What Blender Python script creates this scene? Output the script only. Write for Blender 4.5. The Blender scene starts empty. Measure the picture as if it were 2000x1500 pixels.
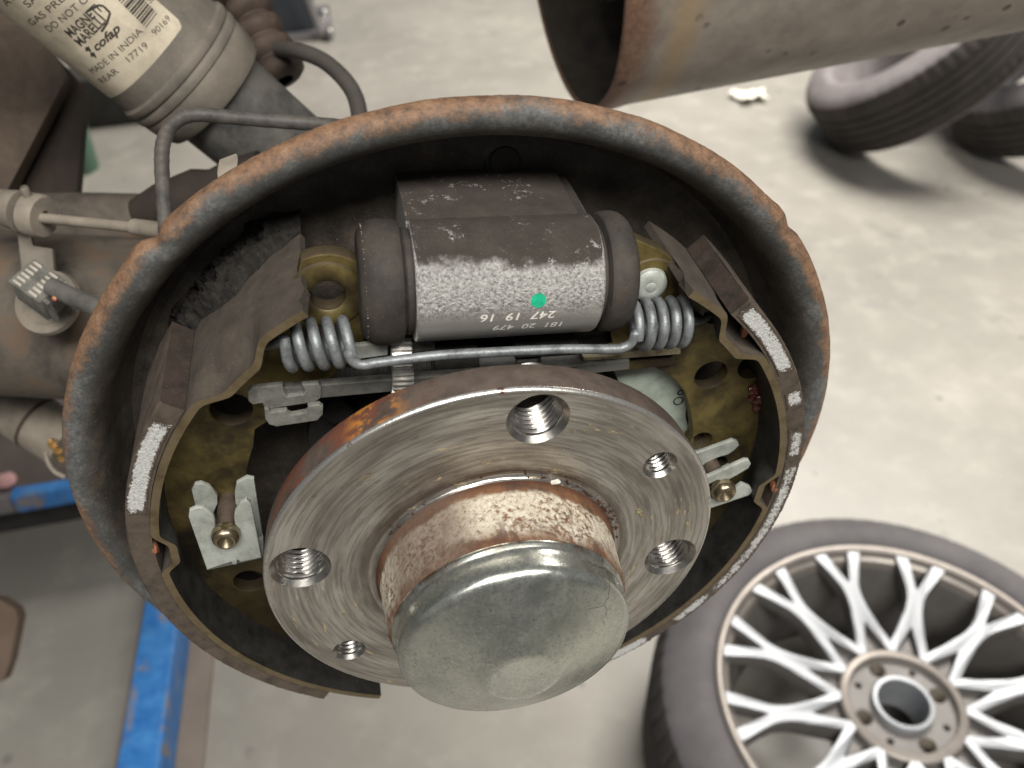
import bpy, bmesh, math, random
from mathutils import Vector, noise
random.seed(7)
R_ = math.radians
sc = bpy.context.scene
COL = sc.collection
# ------------------------------------------------------------------ survey frame
# Millimetres in the hub frame: x along the car, y up, z outwards along the axle.
H = 0.942                                             # axle height over the floor, m
def W(p): return Vector((p[0] / 1000, -p[2] / 1000, H + p[1] / 1000))
F = 1700.7167
CR = ((0.97993, -0.01335, 0.19890), (-0.13890, -0.76149, 0.63313), (0.14300, -0.64803, -0.74807))
CAM = Vector((-21.785, 179.780, 139.103))

# ------------------------------------------------------------------ camera
cd = bpy.data.cameras.new("camera"); cam = bpy.data.objects.new("camera", cd); COL.objects.link(cam)
from mathutils import Matrix
def hv(v): return Vector((v[0], -v[2], v[1]))
cx, cy, cz = hv(CR[0]).normalized(), -hv(CR[1]).normalized(), -hv(CR[2]).normalized()
cam.matrix_world = Matrix(((cx.x, cy.x, cz.x, W(CAM).x), (cx.y, cy.y, cz.y, W(CAM).y), (cx.z, cy.z, cz.z, W(CAM).z), (0, 0, 0, 1)))
cd.sensor_width = 36; cd.lens = 36 * F / 2000
cd.clip_start = 0.01; cd.clip_end = 100
cd.dof.use_dof = True; cd.dof.focus_distance = 0.212; cd.dof.aperture_fstop = 17
sc.camera = cam
# ------------------------------------------------------------------ light
world = bpy.data.worlds.new("World"); sc.world = world; world.use_nodes = True
bg = world.node_tree.nodes["Background"]
bg.inputs[0].default_value = (0.97, 0.98, 1.0, 1); bg.inputs[1].default_value = 0.15
def area(name, loc, target, sx, sy, power, col):
    l = bpy.data.lights.new(name, 'AREA'); l.shape = 'RECTANGLE'; l.size = sx; l.size_y = sy
    l.energy = power; l.color = col
    o = bpy.data.objects.new(name, l); COL.objects.link(o); o.location = loc
    o.rotation_euler = (Vector(target) - Vector(loc)).to_track_quat('-Z', 'Y').to_euler()
    return o
area("ceiling_tube_light", (0.2, -1.3, 2.75), (0, 0, 0.9), 1.8, 0.45, 78, (1.0, 0.965, 0.90))
area("ceiling_tube_light", (-0.7, -0.75, 2.6), (0, 0, 0.9), 0.3, 1.4, 8, (1.0, 0.97, 0.92))
area("ceiling_tube_light", (1.8, 2.6, 3.0), (1.3, 2.3, 0), 2.6, 1.2, 235, (1.0, 0.95, 0.87))
sc.view_settings.view_transform = 'Standard'; sc.view_settings.look = 'None'
sc.view_settings.exposure = 0.12; sc.view_settings.gamma = 1.0
sc.render.engine = 'CYCLES'

# ------------------------------------------------------------------ survey helpers
def ray(px, py):
    a, b = (px - 1000) / F, (py - 750) / F
    return Vector([CR[0][i] * a + CR[1][i] * b + CR[2][i] for i in range(3)])
def at(px, py, z):                                    # point on the plane at hub depth z
    d = ray(px, py); return CAM + d * ((z - CAM.z) / d.z)
def atd(px, py, dep): return CAM + ray(px, py) * dep
def atY(px, py, y):
    d = ray(px, py); return CAM + d * ((y - CAM.y) / d.y)
def atcyl(px, py, r):
    d = ray(px, py); o = CAM
    a = d.x * d.x + d.y * d.y; b = 2 * (o.x * d.x + o.y * d.y); c = o.x * o.x + o.y * o.y - r * r
    t = (-b - math.sqrt(max(0, b * b - 4 * a * c))) / 2 / a
    p = o + d * t; return math.degrees(math.atan2(p.y, p.x)), p.z
def hitcyl(px, py, A, ax, r):                         # ray against a cylinder
    d = ray(px, py); o = CAM - A
    dp = d - ax * d.dot(ax); op = o - ax * o.dot(ax)
    a = dp.dot(dp); b = 2 * dp.dot(op); c = op.dot(op) - r * r
    t = (-b - math.sqrt(max(0, b * b - 4 * a * c))) / 2 / a
    return CAM + d * t
def pol(r, deg, z): return (r * math.cos(R_(deg)), r * math.sin(R_(deg)), z)
def sst(a, b, x):
    t = min(1, max(0, (x - a) / (b - a))); return t * t * (3 - 2 * t)
def smooth(pts, closed=True, n=6):
    pts = [Vector(p) for p in pts]; out = []; N = len(pts)
    for i in range(N if closed else N - 1):
        g = (lambda k: pts[k % N]) if closed else (lambda k: pts[min(N - 1, max(0, k))])
        p0, p1, p2, p3 = g(i - 1), g(i), g(i + 1), g(i + 2)
        for k in range(n):
            t = k / n
            out.append(0.5 * ((2 * p1) + (p2 - p0) * t + (2 * p0 - 5 * p1 + 4 * p2 - p3) * t * t + (3 * p1 - p0 - 3 * p2 + p3) * t ** 3))
    if not closed: out.append(pts[-1])
    return out
# ------------------------------------------------------------------ object helpers
def thing(name, label, cat, loc, group=None):
    o = bpy.data.objects.new(name, None); COL.objects.link(o); o.location = W(loc); o.empty_display_size = 0.01
    tag(o, label, cat, group); return o
def tag(o, label=None, cat=None, group=None, kind=None):
    if label: o['label'] = label
    if cat: o['category'] = cat
    if group: o['group'] = group
    if kind: o['kind'] = kind
    return o
def obj(name, verts, faces, mats, parent=None, idx=None, loc=None, sharp=38, label=None):
    """verts in hub millimetres -> one mesh object, origin at its thing (or at loc)"""
    o0 = parent.location if (parent and not parent.parent) else None
    if parent and parent.parent: o0 = parent.parent.location + parent.location
    if o0 is None: o0 = W(loc) if loc is not None else W(sum((Vector(v) for v in verts), Vector()) / len(verts))
    me = bpy.data.meshes.new(name)
    me.from_pydata([tuple(W(v) - o0) for v in verts], [], faces)
    for m in (mats if isinstance(mats, (list, tuple)) else [mats]): me.materials.append(m)
    if idx: me.polygons.foreach_set("material_index", idx)
    bm = bmesh.new(); bm.from_mesh(me); bmesh.ops.recalc_face_normals(bm, faces=bm.faces); bm.to_mesh(me); bm.free()
    me.polygons.foreach_set("use_smooth", [True] * len(me.polygons))
    me.set_sharp_from_angle(angle=R_(sharp))
    o = bpy.data.objects.new(name, me); COL.objects.link(o)
    if parent: o.parent = parent
    else: o.location = o0
    if label: o['label'] = label
    return o
def frame(ax):
    ax = Vector(ax).normalized(); e1 = ax.cross(Vector((0.3, 1, 0.2))).normalized(); return e1, ax.cross(e1), ax
def lathe(prof, O, ax=(0, 0, 1), seg=96, rfun=None, fr=None, closed=False):
    e1, e2, a = fr or frame(ax); O = Vector(O); V = []; Fc = []
    if fr is None and Vector(ax).normalized().z > 0.999: e1, e2 = Vector((1, 0, 0)), Vector((0, 1, 0))
    for i in range(seg):
        th = 2 * math.pi * i / seg; c = e1 * math.cos(th) + e2 * math.sin(th)
        for j, (r, t) in enumerate(prof):
            if rfun: r, t = rfun(r, t, th, j)
            V.append(O + c * r + a * t)
    n = len(prof)
    for i in range(seg):
        k = (i + 1) % seg
        for j in range(n - 1 if not closed else n):
            j2 = (j + 1) % n
            Fc.append((i * n + j, k * n + j, k * n + j2, i * n + j2))
    return V, Fc
def join(*parts):
    V = []; Fc = []; I = []
    for p in parts:
        v, f = p[0], p[1]; m = p[2] if len(p) > 2 else 0; b = len(V)
        V += list(v); Fc += [tuple(x + b for x in q) for q in f]; I += ([m] * len(f) if not isinstance(m, list) else m)
    return V, Fc, I
def tube(path, r, seg=14, rf=None, cap=True):
    P = [Vector(p) for p in path]; V = []; Fc = []
    n = None
    for i, p in enumerate(P):
        t = (P[min(i + 1, len(P) - 1)] - P[max(i - 1, 0)]).normalized()
        if n is None: n = t.orthogonal().normalized()
        n = (n - t * n.dot(t)).normalized(); b = t.cross(n)
        rr = r if rf is None else rf(i / (len(P) - 1))
        for k in range(seg):
            th = 2 * math.pi * k / seg; V.append(p + (n * math.cos(th) + b * math.sin(th)) * rr)
    for i in range(len(P) - 1):
        for k in range(seg):
            k2 = (k + 1) % seg; Fc.append((i * seg + k, i * seg + k2, (i + 1) * seg + k2, (i + 1) * seg + k))
    if cap:
        Fc.append(tuple(range(seg))[::-1]); Fc.append(tuple((len(P) - 1) * seg + k for k in range(seg)))
    return V, Fc
def fill(loops, thick, bev, place):
    """flat outline with holes -> bevelled plate; place(u, v, w) gives the hub point, w from 0 (front) to -thick"""
    cu = bpy.data.curves.new("c", 'CURVE'); cu.dimensions = '2D'; cu.fill_mode = 'BOTH'
    cu.extrude = max(0, thick / 2 - bev); cu.bevel_depth = bev; cu.bevel_resolution = 1; cu.offset = -bev
    for lp in loops:
        s = cu.splines.new('POLY'); s.points.add(len(lp) - 1); s.use_cyclic_u = True
        for i, p in enumerate(lp): s.points[i].co = (p[0], p[1], 0, 1)
    o = bpy.data.objects.new("c", cu)
    me = bpy.data.meshes.new_from_object(o)
    V = [place(v.co.x, v.co.y, v.co.z - thick / 2) for v in me.vertices]; Fc = [tuple(p.vertices) for p in me.polygons]
    bpy.data.objects.remove(o); bpy.data.curves.remove(cu); bpy.data.meshes.remove(me)
    return V, Fc
def lump(c, s, n=3, amp=.3, sq=(1, 1, 1), seed=0):
    bm = bmesh.new(); bmesh.ops.create_icosphere(bm, subdivisions=n, radius=1); c = Vector(c)
    V = [c + Vector((v.co.x * sq[0], v.co.y * sq[1], v.co.z * sq[2])) * s * (1 + amp * noise.noise(v.co * 1.7 + Vector((seed, 0, 0)))) for v in bm.verts]
    Fc = [tuple(v.index for v in f.verts) for f in bm.faces]; bm.free(); return V, Fc
def zplane(z): return lambda u, v, w: Vector((u, v, z + w))
def circ(x, y, r, n=40): return [(x + r * math.cos(2 * math.pi * i / n), y + r * math.sin(2 * math.pi * i / n)) for i in range(n)]
def pxl(pts, z, n=0):
    q = [at(x, y, z) for x, y in pts]; q = [(p.x, p.y) for p in q]
    return [(p[0], p[1]) for p in smooth([(a, b, 0) for a, b in q], True, n)] if n else q
def glyphs(txt, size, bold=0.0, shear=0.0, align='LEFT', xs=1.0):
    cu = bpy.data.curves.new("t", 'FONT'); cu.body = txt; cu.size = size; cu.offset = bold; cu.shear = shear
    cu.align_x = align; cu.fill_mode = 'FRONT'; cu.resolution_u = 3
    o = bpy.data.objects.new("t", cu); me = bpy.data.meshes.new_from_object(o)
    V = [(v.co.x * xs, v.co.y) for v in me.vertices]; Fc = [tuple(p.vertices) for p in me.polygons]
    bpy.data.objects.remove(o); bpy.data.curves.remove(cu); bpy.data.meshes.remove(me)
    return V, Fc
def boxm(o, ux, uy, uz):                              # box from corner o along three edge vectors
    o, ux, uy, uz = map(Vector, (o, ux, uy, uz))
    V = [o, o + ux, o + ux + uy, o + uy]; V += [v + uz for v in V]
    return V, [(0, 1, 2, 3), (4, 5, 6, 7), (0, 1, 5, 4), (1, 2, 6, 5), (2, 3, 7, 6), (3, 0, 4, 7)]
def bevel(o, w_mm, seg=2):
    bm = bmesh.new(); bm.from_mesh(o.data)
    bmesh.ops.bevel(bm, geom=list(bm.edges), offset=w_mm / 1000, segments=seg, affect='EDGES', profile=0.6)
    bm.to_mesh(o.data); bm.free(); o.data.polygons.foreach_set("use_smooth", [True] * len(o.data.polygons)); o.data.set_sharp_from_angle(angle=R_(45)); return o

# ------------------------------------------------------------------ materials
def srgb(r, g, b):
    f = lambda c: (c / 255 / 12.92 if c <= 10 else ((c / 255 + 0.055) / 1.055) ** 2.4)
    return (f(r), f(g), f(b), 1)
class Mat:
    def __init__(s, name):
        s.m = bpy.data.materials.new(name); s.m.use_nodes = True; s.t = s.m.node_tree; s.b = s.t.nodes["Principled BSDF"]
        s.co = s.n('ShaderNodeTexCoord').outputs['Object']
    def n(s, k): return s.t.nodes.new(k)
    def l(s, a, b):
        if hasattr(a, 'node'): s.t.links.new(a, b)
        elif isinstance(a, (int, float)) and b.type in ('RGBA', 'VECTOR'): b.default_value = (a, a, a, 1)[:len(b.default_value)]
        else: b.default_value = a
    def noise(s, scale, det=6, ro=0.6, dist=0, vec=None):
        n = s.n('ShaderNodeTexNoise'); s.l(vec or s.co, n.inputs['Vector']); n.inputs['Scale'].default_value = scale
        n.inputs['Detail'].default_value = det; n.inputs['Roughness'].default_value = ro; n.inputs['Distortion'].default_value = dist
        return n.outputs['Fac']
    def vor(s, scale, feat='F1', vec=None, rnd=1):
        n = s.n('ShaderNodeTexVoronoi'); s.l(vec or s.co, n.inputs['Vector']); n.inputs['Scale'].default_value = scale; n.feature = feat
        n.inputs['Randomness'].default_value = rnd
        return n.outputs['Distance']
    def cell(s, scale, vec=None):
        n = s.n('ShaderNodeTexVoronoi'); s.l(vec or s.co, n.inputs['Vector']); n.inputs['Scale'].default_value = scale
        x = s.n('ShaderNodeSeparateColor'); s.t.links.new(n.outputs['Color'], x.inputs[0]); return x.outputs[0]
    def ramp(s, f, stops, interp='LINEAR'):
        n = s.n('ShaderNodeValToRGB'); s.l(f, n.inputs[0]); e = n.color_ramp.elements; n.color_ramp.interpolation = interp
        while len(e) < len(stops): e.new(0.5)
        for i, (p, c) in enumerate(stops): e[i].position = p; e[i].color = c if isinstance(c, tuple) else (c, c, c, 1)
        return n.outputs[0]
    def step(s, f, a, b):
        n = s.n('ShaderNodeMapRange'); s.l(f, n.inputs[0]); n.inputs[1].default_value = a; n.inputs[2].default_value = b; n.interpolation_type = 'SMOOTHSTEP'
        return n.outputs[0]
    def mix(s, f, a, b, mode='MIX'):
        n = s.n('ShaderNodeMix'); n.data_type = 'RGBA'; n.blend_type = mode
        s.l(f, n.inputs[0]); s.l(a, n.inputs[6]); s.l(b, n.inputs[7]); return n.outputs[2]
    def math(s, op, a, b=0.0, c=0.0):
        n = s.n('ShaderNodeMath'); n.operation = op; s.l(a, n.inputs[0]); s.l(b, n.inputs[1])
        if op in ('MULTIPLY_ADD',): s.l(c, n.inputs[2])
        return n.outputs[0]
    def xyz(s, vec=None):
        n = s.n('ShaderNodeSeparateXYZ'); s.l(vec or s.co, n.inputs[0]); return n.outputs
    def comb(s, x, y, z):
        n = s.n('ShaderNodeCombineXYZ'); s.l(x, n.inputs[0]); s.l(y, n.inputs[1]); s.l(z, n.inputs[2]); return n.outputs[0]
    def stretch(s, sx, sy, sz):
        n = s.n('ShaderNodeMapping'); s.l(s.co, n.inputs[0]); n.inputs['Scale'].default_value = (sx, sy, sz); return n.outputs[0]
    def normal(s):
        g = s.n('ShaderNodeNewGeometry'); return s.xyz(g.outputs['Normal'])
    def bump(s, h, st=0.4, d=0.0004):
        n = s.n('ShaderNodeBump'); s.l(h, n.inputs['Height']); n.inputs['Strength'].default_value = st; n.inputs['Distance'].default_value = d
        if s.b.inputs['Normal'].is_linked: s.t.links.new(s.b.inputs['Normal'].links[0].from_socket, n.inputs['Normal'])
        s.t.links.new(n.outputs[0], s.b.inputs['Normal'])
    def set(s, col=None, rough=None, metal=None, spec=None, aniso=None):
        for k, v in (('Base Color', col), ('Roughness', rough), ('Metallic', metal), ('Specular IOR Level', spec), ('Anisotropic', aniso)):
            if v is not None: s.l(v, s.b.inputs[k])
        return s.m
def polar(m):                                         # radius and angle about the axle (local Y)
    x = m.xyz(); r = m.math('SQRT', m.math('ADD', m.math('MULTIPLY', x[0], x[0]), m.math('MULTIPLY', x[2], x[2])))
    return r, m.math('ARCTAN2', x[0], x[2]), x

DUST = srgb(92, 82, 72); DUSTD = srgb(52, 46, 41)
def m_plate():
    m = Mat("plate_paint"); r, a, x = polar(m)
    n1 = m.noise(130, 7, .65); n2 = m.noise(900, 4, .7); n3 = m.noise(45, 5, .6)
    rr = m.math('ADD', r, m.math('MULTIPLY', m.math('SUBTRACT', n1, .5), .003))
    rr = m.math('ADD', rr, m.math('MULTIPLY', m.math('SUBTRACT', n3, .5), .010))
    dust = m.ramp(n1, [(.3, srgb(46, 42, 38)), (.55, srgb(70, 64, 58)), (.75, srgb(90, 82, 74))])
    np_ = m.math('ADD', m.math('MULTIPLY', m.noise(620, 6, .75), .8), m.math('MULTIPLY', n1, .2)); paint = m.ramp(np_, [(.30, srgb(56, 57, 57)), (.46, srgb(78, 80, 80)), (.58, srgb(100, 101, 100)), (.68, srgb(130, 124, 112)), (.78, srgb(138, 112, 88))])
    paint = m.mix(m.math('MULTIPLY', m.step(n3, .42, .58), .7), paint, srgb(52, 52, 50)); rust = m.ramp(m.noise(330, 8, .75), [(.28, srgb(58, 46, 39)), (.42, srgb(96, 74, 58)), (.55, srgb(124, 94, 71)), (.68, srgb(138, 114, 89)), (.8, srgb(112, 106, 96))])
    c = m.mix(m.step(rr, .0985, .1035), dust, paint); fr = m.step(m.math('ADD', rr, m.math('MULTIPLY', m.math('SUBTRACT', m.noise(380, 5, .8), .5), .007)), .1036, .1068); c = m.mix(fr, c, rust)
    sp = m.step(m.vor(700), .12, .04); sp = m.math('MULTIPLY', sp, m.step(m.noise(160), .5, .62))
    c = m.mix(m.math('MULTIPLY', sp, .55), c, srgb(190, 180, 165)); g = m.noise(1900, 3, .8); c = m.mix(m.math('MULTIPLY', m.step(g, .56, .72), .26), c, srgb(150, 140, 126)); c = m.mix(m.math('MULTIPLY', m.step(g, .46, .30), .45), c, srgb(36, 32, 30))
    m.bump(m.math('ADD', n1, m.math('MULTIPLY', n2, .35)), .05, .0003)
    m.bump(m.noise(1000, 6, .8), .8, .00025)
    return m.set(c, m.ramp(n2, [(.3, .42), (.7, .7)]), 0.0, .45)
def m_dust(name, base=DUST, dark=DUSTD, rough=.9, sc1=220, sc2=1500, sparkle=.35, bmp=.35):
    m = Mat(name); n1 = m.noise(sc1, 6, .65); n2 = m.noise(sc2, 3, .7)
    c = m.ramp(n1, [(.3, dark), (.6, base)]); c = m.mix(m.step(n2, .62, .8), c, tuple(min(1, v * 1.7) for v in base[:3]) + (1,))
    if sparkle: c = m.mix(m.math('MULTIPLY', m.step(m.vor(1100), .10, .03), sparkle), c, srgb(200, 190, 175))
    m.bump(m.math('ADD', n1, m.math('MULTIPLY', n2, .4)), bmp, .0005); return m.set(c, rough, 0, .3)
def m_table():                                        # steel shoe rim: zinc-yellow metal, dust lying on what faces up
    m = Mat("shoe_rim_dusty"); N = m.normal(); n1 = m.noise(160, 6, .65); n2 = m.noise(1300, 3, .7)
    dust = m.ramp(n1, [(.3, srgb(52, 46, 41)), (.7, srgb(76, 68, 60))]); met = m.ramp(n1, [(.3, srgb(74, 63, 44)), (.55, srgb(108, 94, 68)), (.75, srgb(98, 82, 58))])
    up = m.step(m.math('ADD', N[2], m.math('MULTIPLY', m.math('SUBTRACT', n1, .5), .6)), -.15, .35)
    c = m.mix(up, met, dust); c = m.mix(m.math('MULTIPLY', m.step(m.vor(900), .1, .03), .4), c, srgb(190, 178, 150))
    m.bump(m.math('ADD', n1, m.math('MULTIPLY', n2, .4)), .3, .0005)
    return m.set(c, m.mix(up, .5, .92), m.mix(up, .35, 0.0), .4)
def m_web():
    m = Mat("yellow_zinc"); n1 = m.noise(95, 6, .65, .4); n2 = m.noise(800, 4, .7); n3 = m.noise(38, 4, .6)
    c = m.ramp(n1, [(.25, srgb(46, 39, 24)), (.45, srgb(92, 80, 46)), (.62, srgb(116, 103, 60)), (.8, srgb(96, 88, 68))])
    c = m.mix(m.step(n3, .45, .62), c, srgb(44, 37, 26)); c = m.mix(m.math('MULTIPLY', m.step(n2, .58, .75), .35), c, srgb(66, 56, 44))
    N = m.normal(); c = m.mix(m.math('MULTIPLY', m.step(N[2], .3, .7), .8), c, srgb(80, 70, 58)); z = m.math('ADD', m.xyz()[2], m.math('MULTIPLY', m.math('SUBTRACT', n3, .5), .03)); c = m.mix(m.math('MULTIPLY', m.step(z, .012, -.05), .8), c, srgb(34, 29, 22))  # lower web darkened: falling light and dust both put into the colour
    m.bump(m.math('ADD', n1, m.math('MULTIPLY', n2, .4)), .25, .0004); return m.set(c, m.ramp(n2, [(.3, .38), (.7, .62)]), .45, .5)
def m_zinc(name, light, dark, sc1=260, rough=.5, metal=.35, speck=.5):
    m = Mat(name); n1 = m.noise(sc1, 6, .7); n2 = m.noise(1700, 3, .7)
    c = m.ramp(n1, [(.28, dark), (.55, light)]); c = m.mix(m.math('MULTIPLY', m.step(n2, .56, .72), speck), c, tuple(v * .35 for v in light[:3]) + (1,))
    m.bump(m.math('ADD', n1, n2), .3, .0003); return m.set(c, rough, metal, .5)
def m_cast():
    m = Mat("cast_aluminium"); N = m.normal(); n1 = m.noise(150, 7, .7); n2 = m.noise(1250, 5, .72); n3 = m.noise(50, 3, .6)
    sm_ = m.step(N[2], -.28, .12); alu = m.mix(sm_, srgb(168, 166, 162), m.ramp(n2, [(.33, srgb(104, 103, 101)), (.47, srgb(168, 166, 163)), (.66, srgb(206, 204, 201))]))
    dust = m.ramp(n1, [(.3, srgb(50, 45, 41)), (.7, srgb(70, 63, 57))])
    up = m.math('ADD', N[2], m.math('MULTIPLY', m.math('SUBTRACT', n1, .5), .34)); up = m.math('ADD', up, m.math('MULTIPLY', m.math('SUBTRACT', n3, .5), .45))
    d = m.step(up, .63, .75); scr = m.math('MULTIPLY', m.step(m.noise(480, 5, .8), .56, .60), m.step(m.noise(85, 4, .7), .52, .60))
    d = m.math('MULTIPLY', d, m.math('SUBTRACT', 1.0, scr))
    c = m.mix(d, alu, dust); c = m.mix(m.math('MULTIPLY', m.step(m.vor(1300), .11, .03), .5), c, srgb(215, 210, 200))
    m.bump(m.math('MULTIPLY', n2, m.step(N[2], -.25, .15)), .9, .0007); m.bump(n1, .2, .0005)
    return m.set(c, m.mix(d, m.ramp(n2, [(.3, .5), (.7, .36)]), .92), m.mix(d, .6, 0.0), .45)
def m_flange():
    m = Mat("machined_flange"); r, a, x = polar(m)
    pv = m.comb(m.math('MULTIPLY', a, 1.3), m.math('MULTIPLY', r, 150), 0.0)
    pf = m.comb(m.math('MULTIPLY', a, 3.0), m.math('MULTIPLY', r, 1150), 0.0)
    ps = m.comb(m.math('MULTIPLY', a, 5.5), m.math('MULTIPLY', r, 420), 0.0)
    big = m.noise(1, 5, .65, 0, pv); fine = m.noise(1, 2, .6, 0, pf); st = m.noise(1, 6, .72, .3, ps); bl = m.noise(34, 5, .6)
    c = m.ramp(big, [(.32, srgb(126, 121, 114)), (.5, srgb(160, 155, 148)), (.68, srgb(190, 186, 179))])
    c = m.mix(m.math('MULTIPLY', m.step(st, .56, .68), m.step(bl, .42, .6)), c, srgb(112, 96, 72))
    yl = m.math('MULTIPLY', m.step(m.noise(1, 7, .75, .5, ps), .585, .64), m.step(m.noise(26, 4), .46, .56)); c = m.mix(m.math('MULTIPLY', yl, .8), c, srgb(196, 172, 112))
    inner = m.step(m.math('ADD', r, m.math('MULTIPLY', m.math('SUBTRACT', bl, .5), .010)), .0360, .0332); inner = m.math('MULTIPLY', inner, m.step(r, .0322, .0330)); c = m.mix(m.math('MULTIPLY', inner, .6), c, srgb(74, 58, 46)); c = m.mix(m.math('MULTIPLY', m.step(fine, .46, .60), .42), c, srgb(92, 86, 79))
    edge = m.math('MULTIPLY', m.step(r, .0560, .0575), m.step(m.noise(160, 4), .62, .7)); c = m.mix(edge, c, srgb(120, 58, 44))
    tg = m.n('ShaderNodeTangent'); tg.direction_type = 'RADIAL'; tg.axis = 'Y'; m.t.links.new(tg.outputs[0], m.b.inputs['Tangent'])
    m.bump(m.math('ADD', fine, m.math('MULTIPLY', st, .8)), .22, .00025); m.bump(m.noise(500, 4), .08, .0003)
    return m.set(c, m.mix(m.step(r, .046, .034), m.ramp(st, [(.3, .28), (.6, .38), (.75, .6)]), .2), m.mix(m.math('MULTIPLY', yl, .8), .80, .1), .5, .6)
def m_edge():
    m = Mat("polished_edge"); n = m.noise(150, 5, .7); n2 = m.noise(800, 4, .7)
    c = m.mix(m.step(n, .60, .68), srgb(206, 203, 198), srgb(118, 78, 62)); c = m.mix(m.math('MULTIPLY', m.step(n2, .52, .66), .4), c, srgb(120, 112, 104))
    m.bump(n2, .15, .0003); return m.set(c, m.ramp(n2, [(.3, .2), (.7, .38)]), .9, .5)
def m_rim_rust(name, cols, rough=.8, sc1=170):
    m = Mat(name); n1 = m.noise(sc1, 7, .7, .3); n2 = m.noise(1000, 4, .7); n3 = m.noise(42, 3)
    c = m.ramp(n1, [(.25 + .5 * i / (len(cols) - 1), srgb(*k)) for i, k in enumerate(cols)])
    m.bump(m.math('ADD', n1, m.math('MULTIPLY', n2, .5)), .5, .0008); return m.set(c, rough, 0, .35)
def m_flange_side():
    m = Mat("flange_side_rust"); n1 = m.noise(120, 6, .7); n2 = m.noise(900, 4, .7); r, a, x = polar(m)
    c = m.ramp(n1, [(.3, srgb(62, 54, 49)), (.6, srgb(92, 80, 72))]); 
    w = m.math('MULTIPLY', m.step(a, -.15, -.45), m.step(a, -1.25, -.9)); rs = m.math('MULTIPLY', w, m.step(m.noise(95, 5), .36, .56))
    c = m.mix(rs, c, srgb(108, 66, 50)); o = m.math('MULTIPLY', m.math('MULTIPLY', m.step(a, -.28, -.42), m.step(a, -.62, -.5)), m.step(m.noise(240, 5), .45, .58)); c = m.mix(o, c, srgb(176, 116, 48))
    m.bump(m.math('ADD', n1, n2), .4, .0005); return m.set(c, .75, .1, .4)
def m_neck():
    m = Mat("neck_rust_scale"); r, a, x = polar(m); n1 = m.noise(150, 7, .7, .6); n2 = m.noise(800, 5, .75); n3 = m.noise(70, 4)
    y = m.math('MULTIPLY', x[1], -1000.0)             # mm outwards from the flange
    rust = m.ramp(n1, [(.27, srgb(54, 39, 32)), (.42, srgb(88, 65, 50)), (.56, srgb(118, 82, 55)), (.75, srgb(112, 95, 82))])
    scale = m.ramp(n2, [(.3, srgb(132, 104, 80)), (.48, srgb(190, 180, 162)), (.7, srgb(218, 213, 200))])
    yy = m.math('ADD', y, m.math('MULTIPLY', m.math('SUBTRACT', n3, .5), 9.0))
    band = m.math('MULTIPLY', m.step(yy, 3.2, 5.0), m.step(yy, 18.5, 13.0)); k = m.math('MULTIPLY', band, m.step(m.math('ADD', n2, m.math('MULTIPLY', n3, .8)), .70, .92))
    dk = m.math('MULTIPLY', m.step(y, 9.0, 16.0), m.step(n1, .48, .60)); c = m.mix(k, rust, scale); c = m.mix(m.math('MULTIPLY', dk, .8), c, srgb(78, 50, 38)); c = m.mix(m.math('MULTIPLY', m.step(y, 3.0, 1.0), .8), c, srgb(60, 32, 20))
    brown = m.math('MULTIPLY', m.step(a, -.1, -.45), m.step(a, -1.3, -.9)); c = m.mix(m.math('MULTIPLY', brown, .75), c, srgb(92, 74, 62))
    m.bump(m.math('ADD', n1, n2), .6, .0009); return m.set(c, .78, 0.05, .35)
def m_cap():
    m = Mat("galvanised_cap"); r, a, x = polar(m); n1 = m.noise(240, 6, .7); n2 = m.noise(75, 5, .65, .5); 
    c = m.ramp(n2, [(.3, srgb(172, 175, 168)), (.55, srgb(194, 197, 188)), (.75, srgb(208, 210, 198))])
    c = m.mix(m.math('MULTIPLY', m.step(n1, .52, .7), .5), c, srgb(196, 198, 190)); c = m.mix(m.math('MULTIPLY', m.step(m.noise(1500, 4, .8), .48, .70), .8), c, srgb(218, 220, 214)); c = m.mix(m.math('MULTIPLY', m.step(m.noise(1100, 4, .8), .52, .36), .35), c, srgb(112, 116, 116))
    c = m.mix(m.step(m.noise(520, 3), .70, .76), c, srgb(96, 92, 82)); c = m.mix(m.math('MULTIPLY', m.step(m.noise(34, 4, .6), .5, .66), .4), c, srgb(134, 138, 136)); ck = m.math('MULTIPLY', m.step(m.vor(52, 'DISTANCE_TO_EDGE', m.comb(m.math('ADD', x[0], m.math('MULTIPLY', n1, .004)), x[1], x[2])),   .008, .002), m.step(m.math('ADD', m.math('MULTIPLY', m.math('SUBTRACT', a, .95), m.math('SUBTRACT', a, .95)), 0.0), .09, .03)); c = m.mix(m.math('MULTIPLY', ck, m.step(r, .018, .024)), c, srgb(112, 112, 106))
    g = m.step(m.math('MULTIPLY', x[1], -1000.0), 20.0, 17.2); c = m.mix(m.math('MULTIPLY', g, m.step(n1, .42, .6)), c, srgb(120, 96, 76))
    m.bump(n1, .10, .0003); m.bump(m.noise(45, 3), .12, .0014)
    return m.set(c, m.ramp(n1, [(.3, .15), (.65, .32)]), .92, .5)
def m_plain(name, col, rough=.5, metal=0, sc1=200, var=.25, bmp=.2, spec=.5):
    m = Mat(name); n1 = m.noise(sc1, 5, .65); d = tuple(v * (1 - var) for v in col[:3]) + (1,); l = tuple(min(1, v * (1 + var)) for v in col[:3]) + (1,)
    c = m.ramp(n1, [(.3, d), (.7, l)]); 
    if bmp: m.bump(n1, bmp, .0004)
    return m.set(c, rough, metal, spec)
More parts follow.
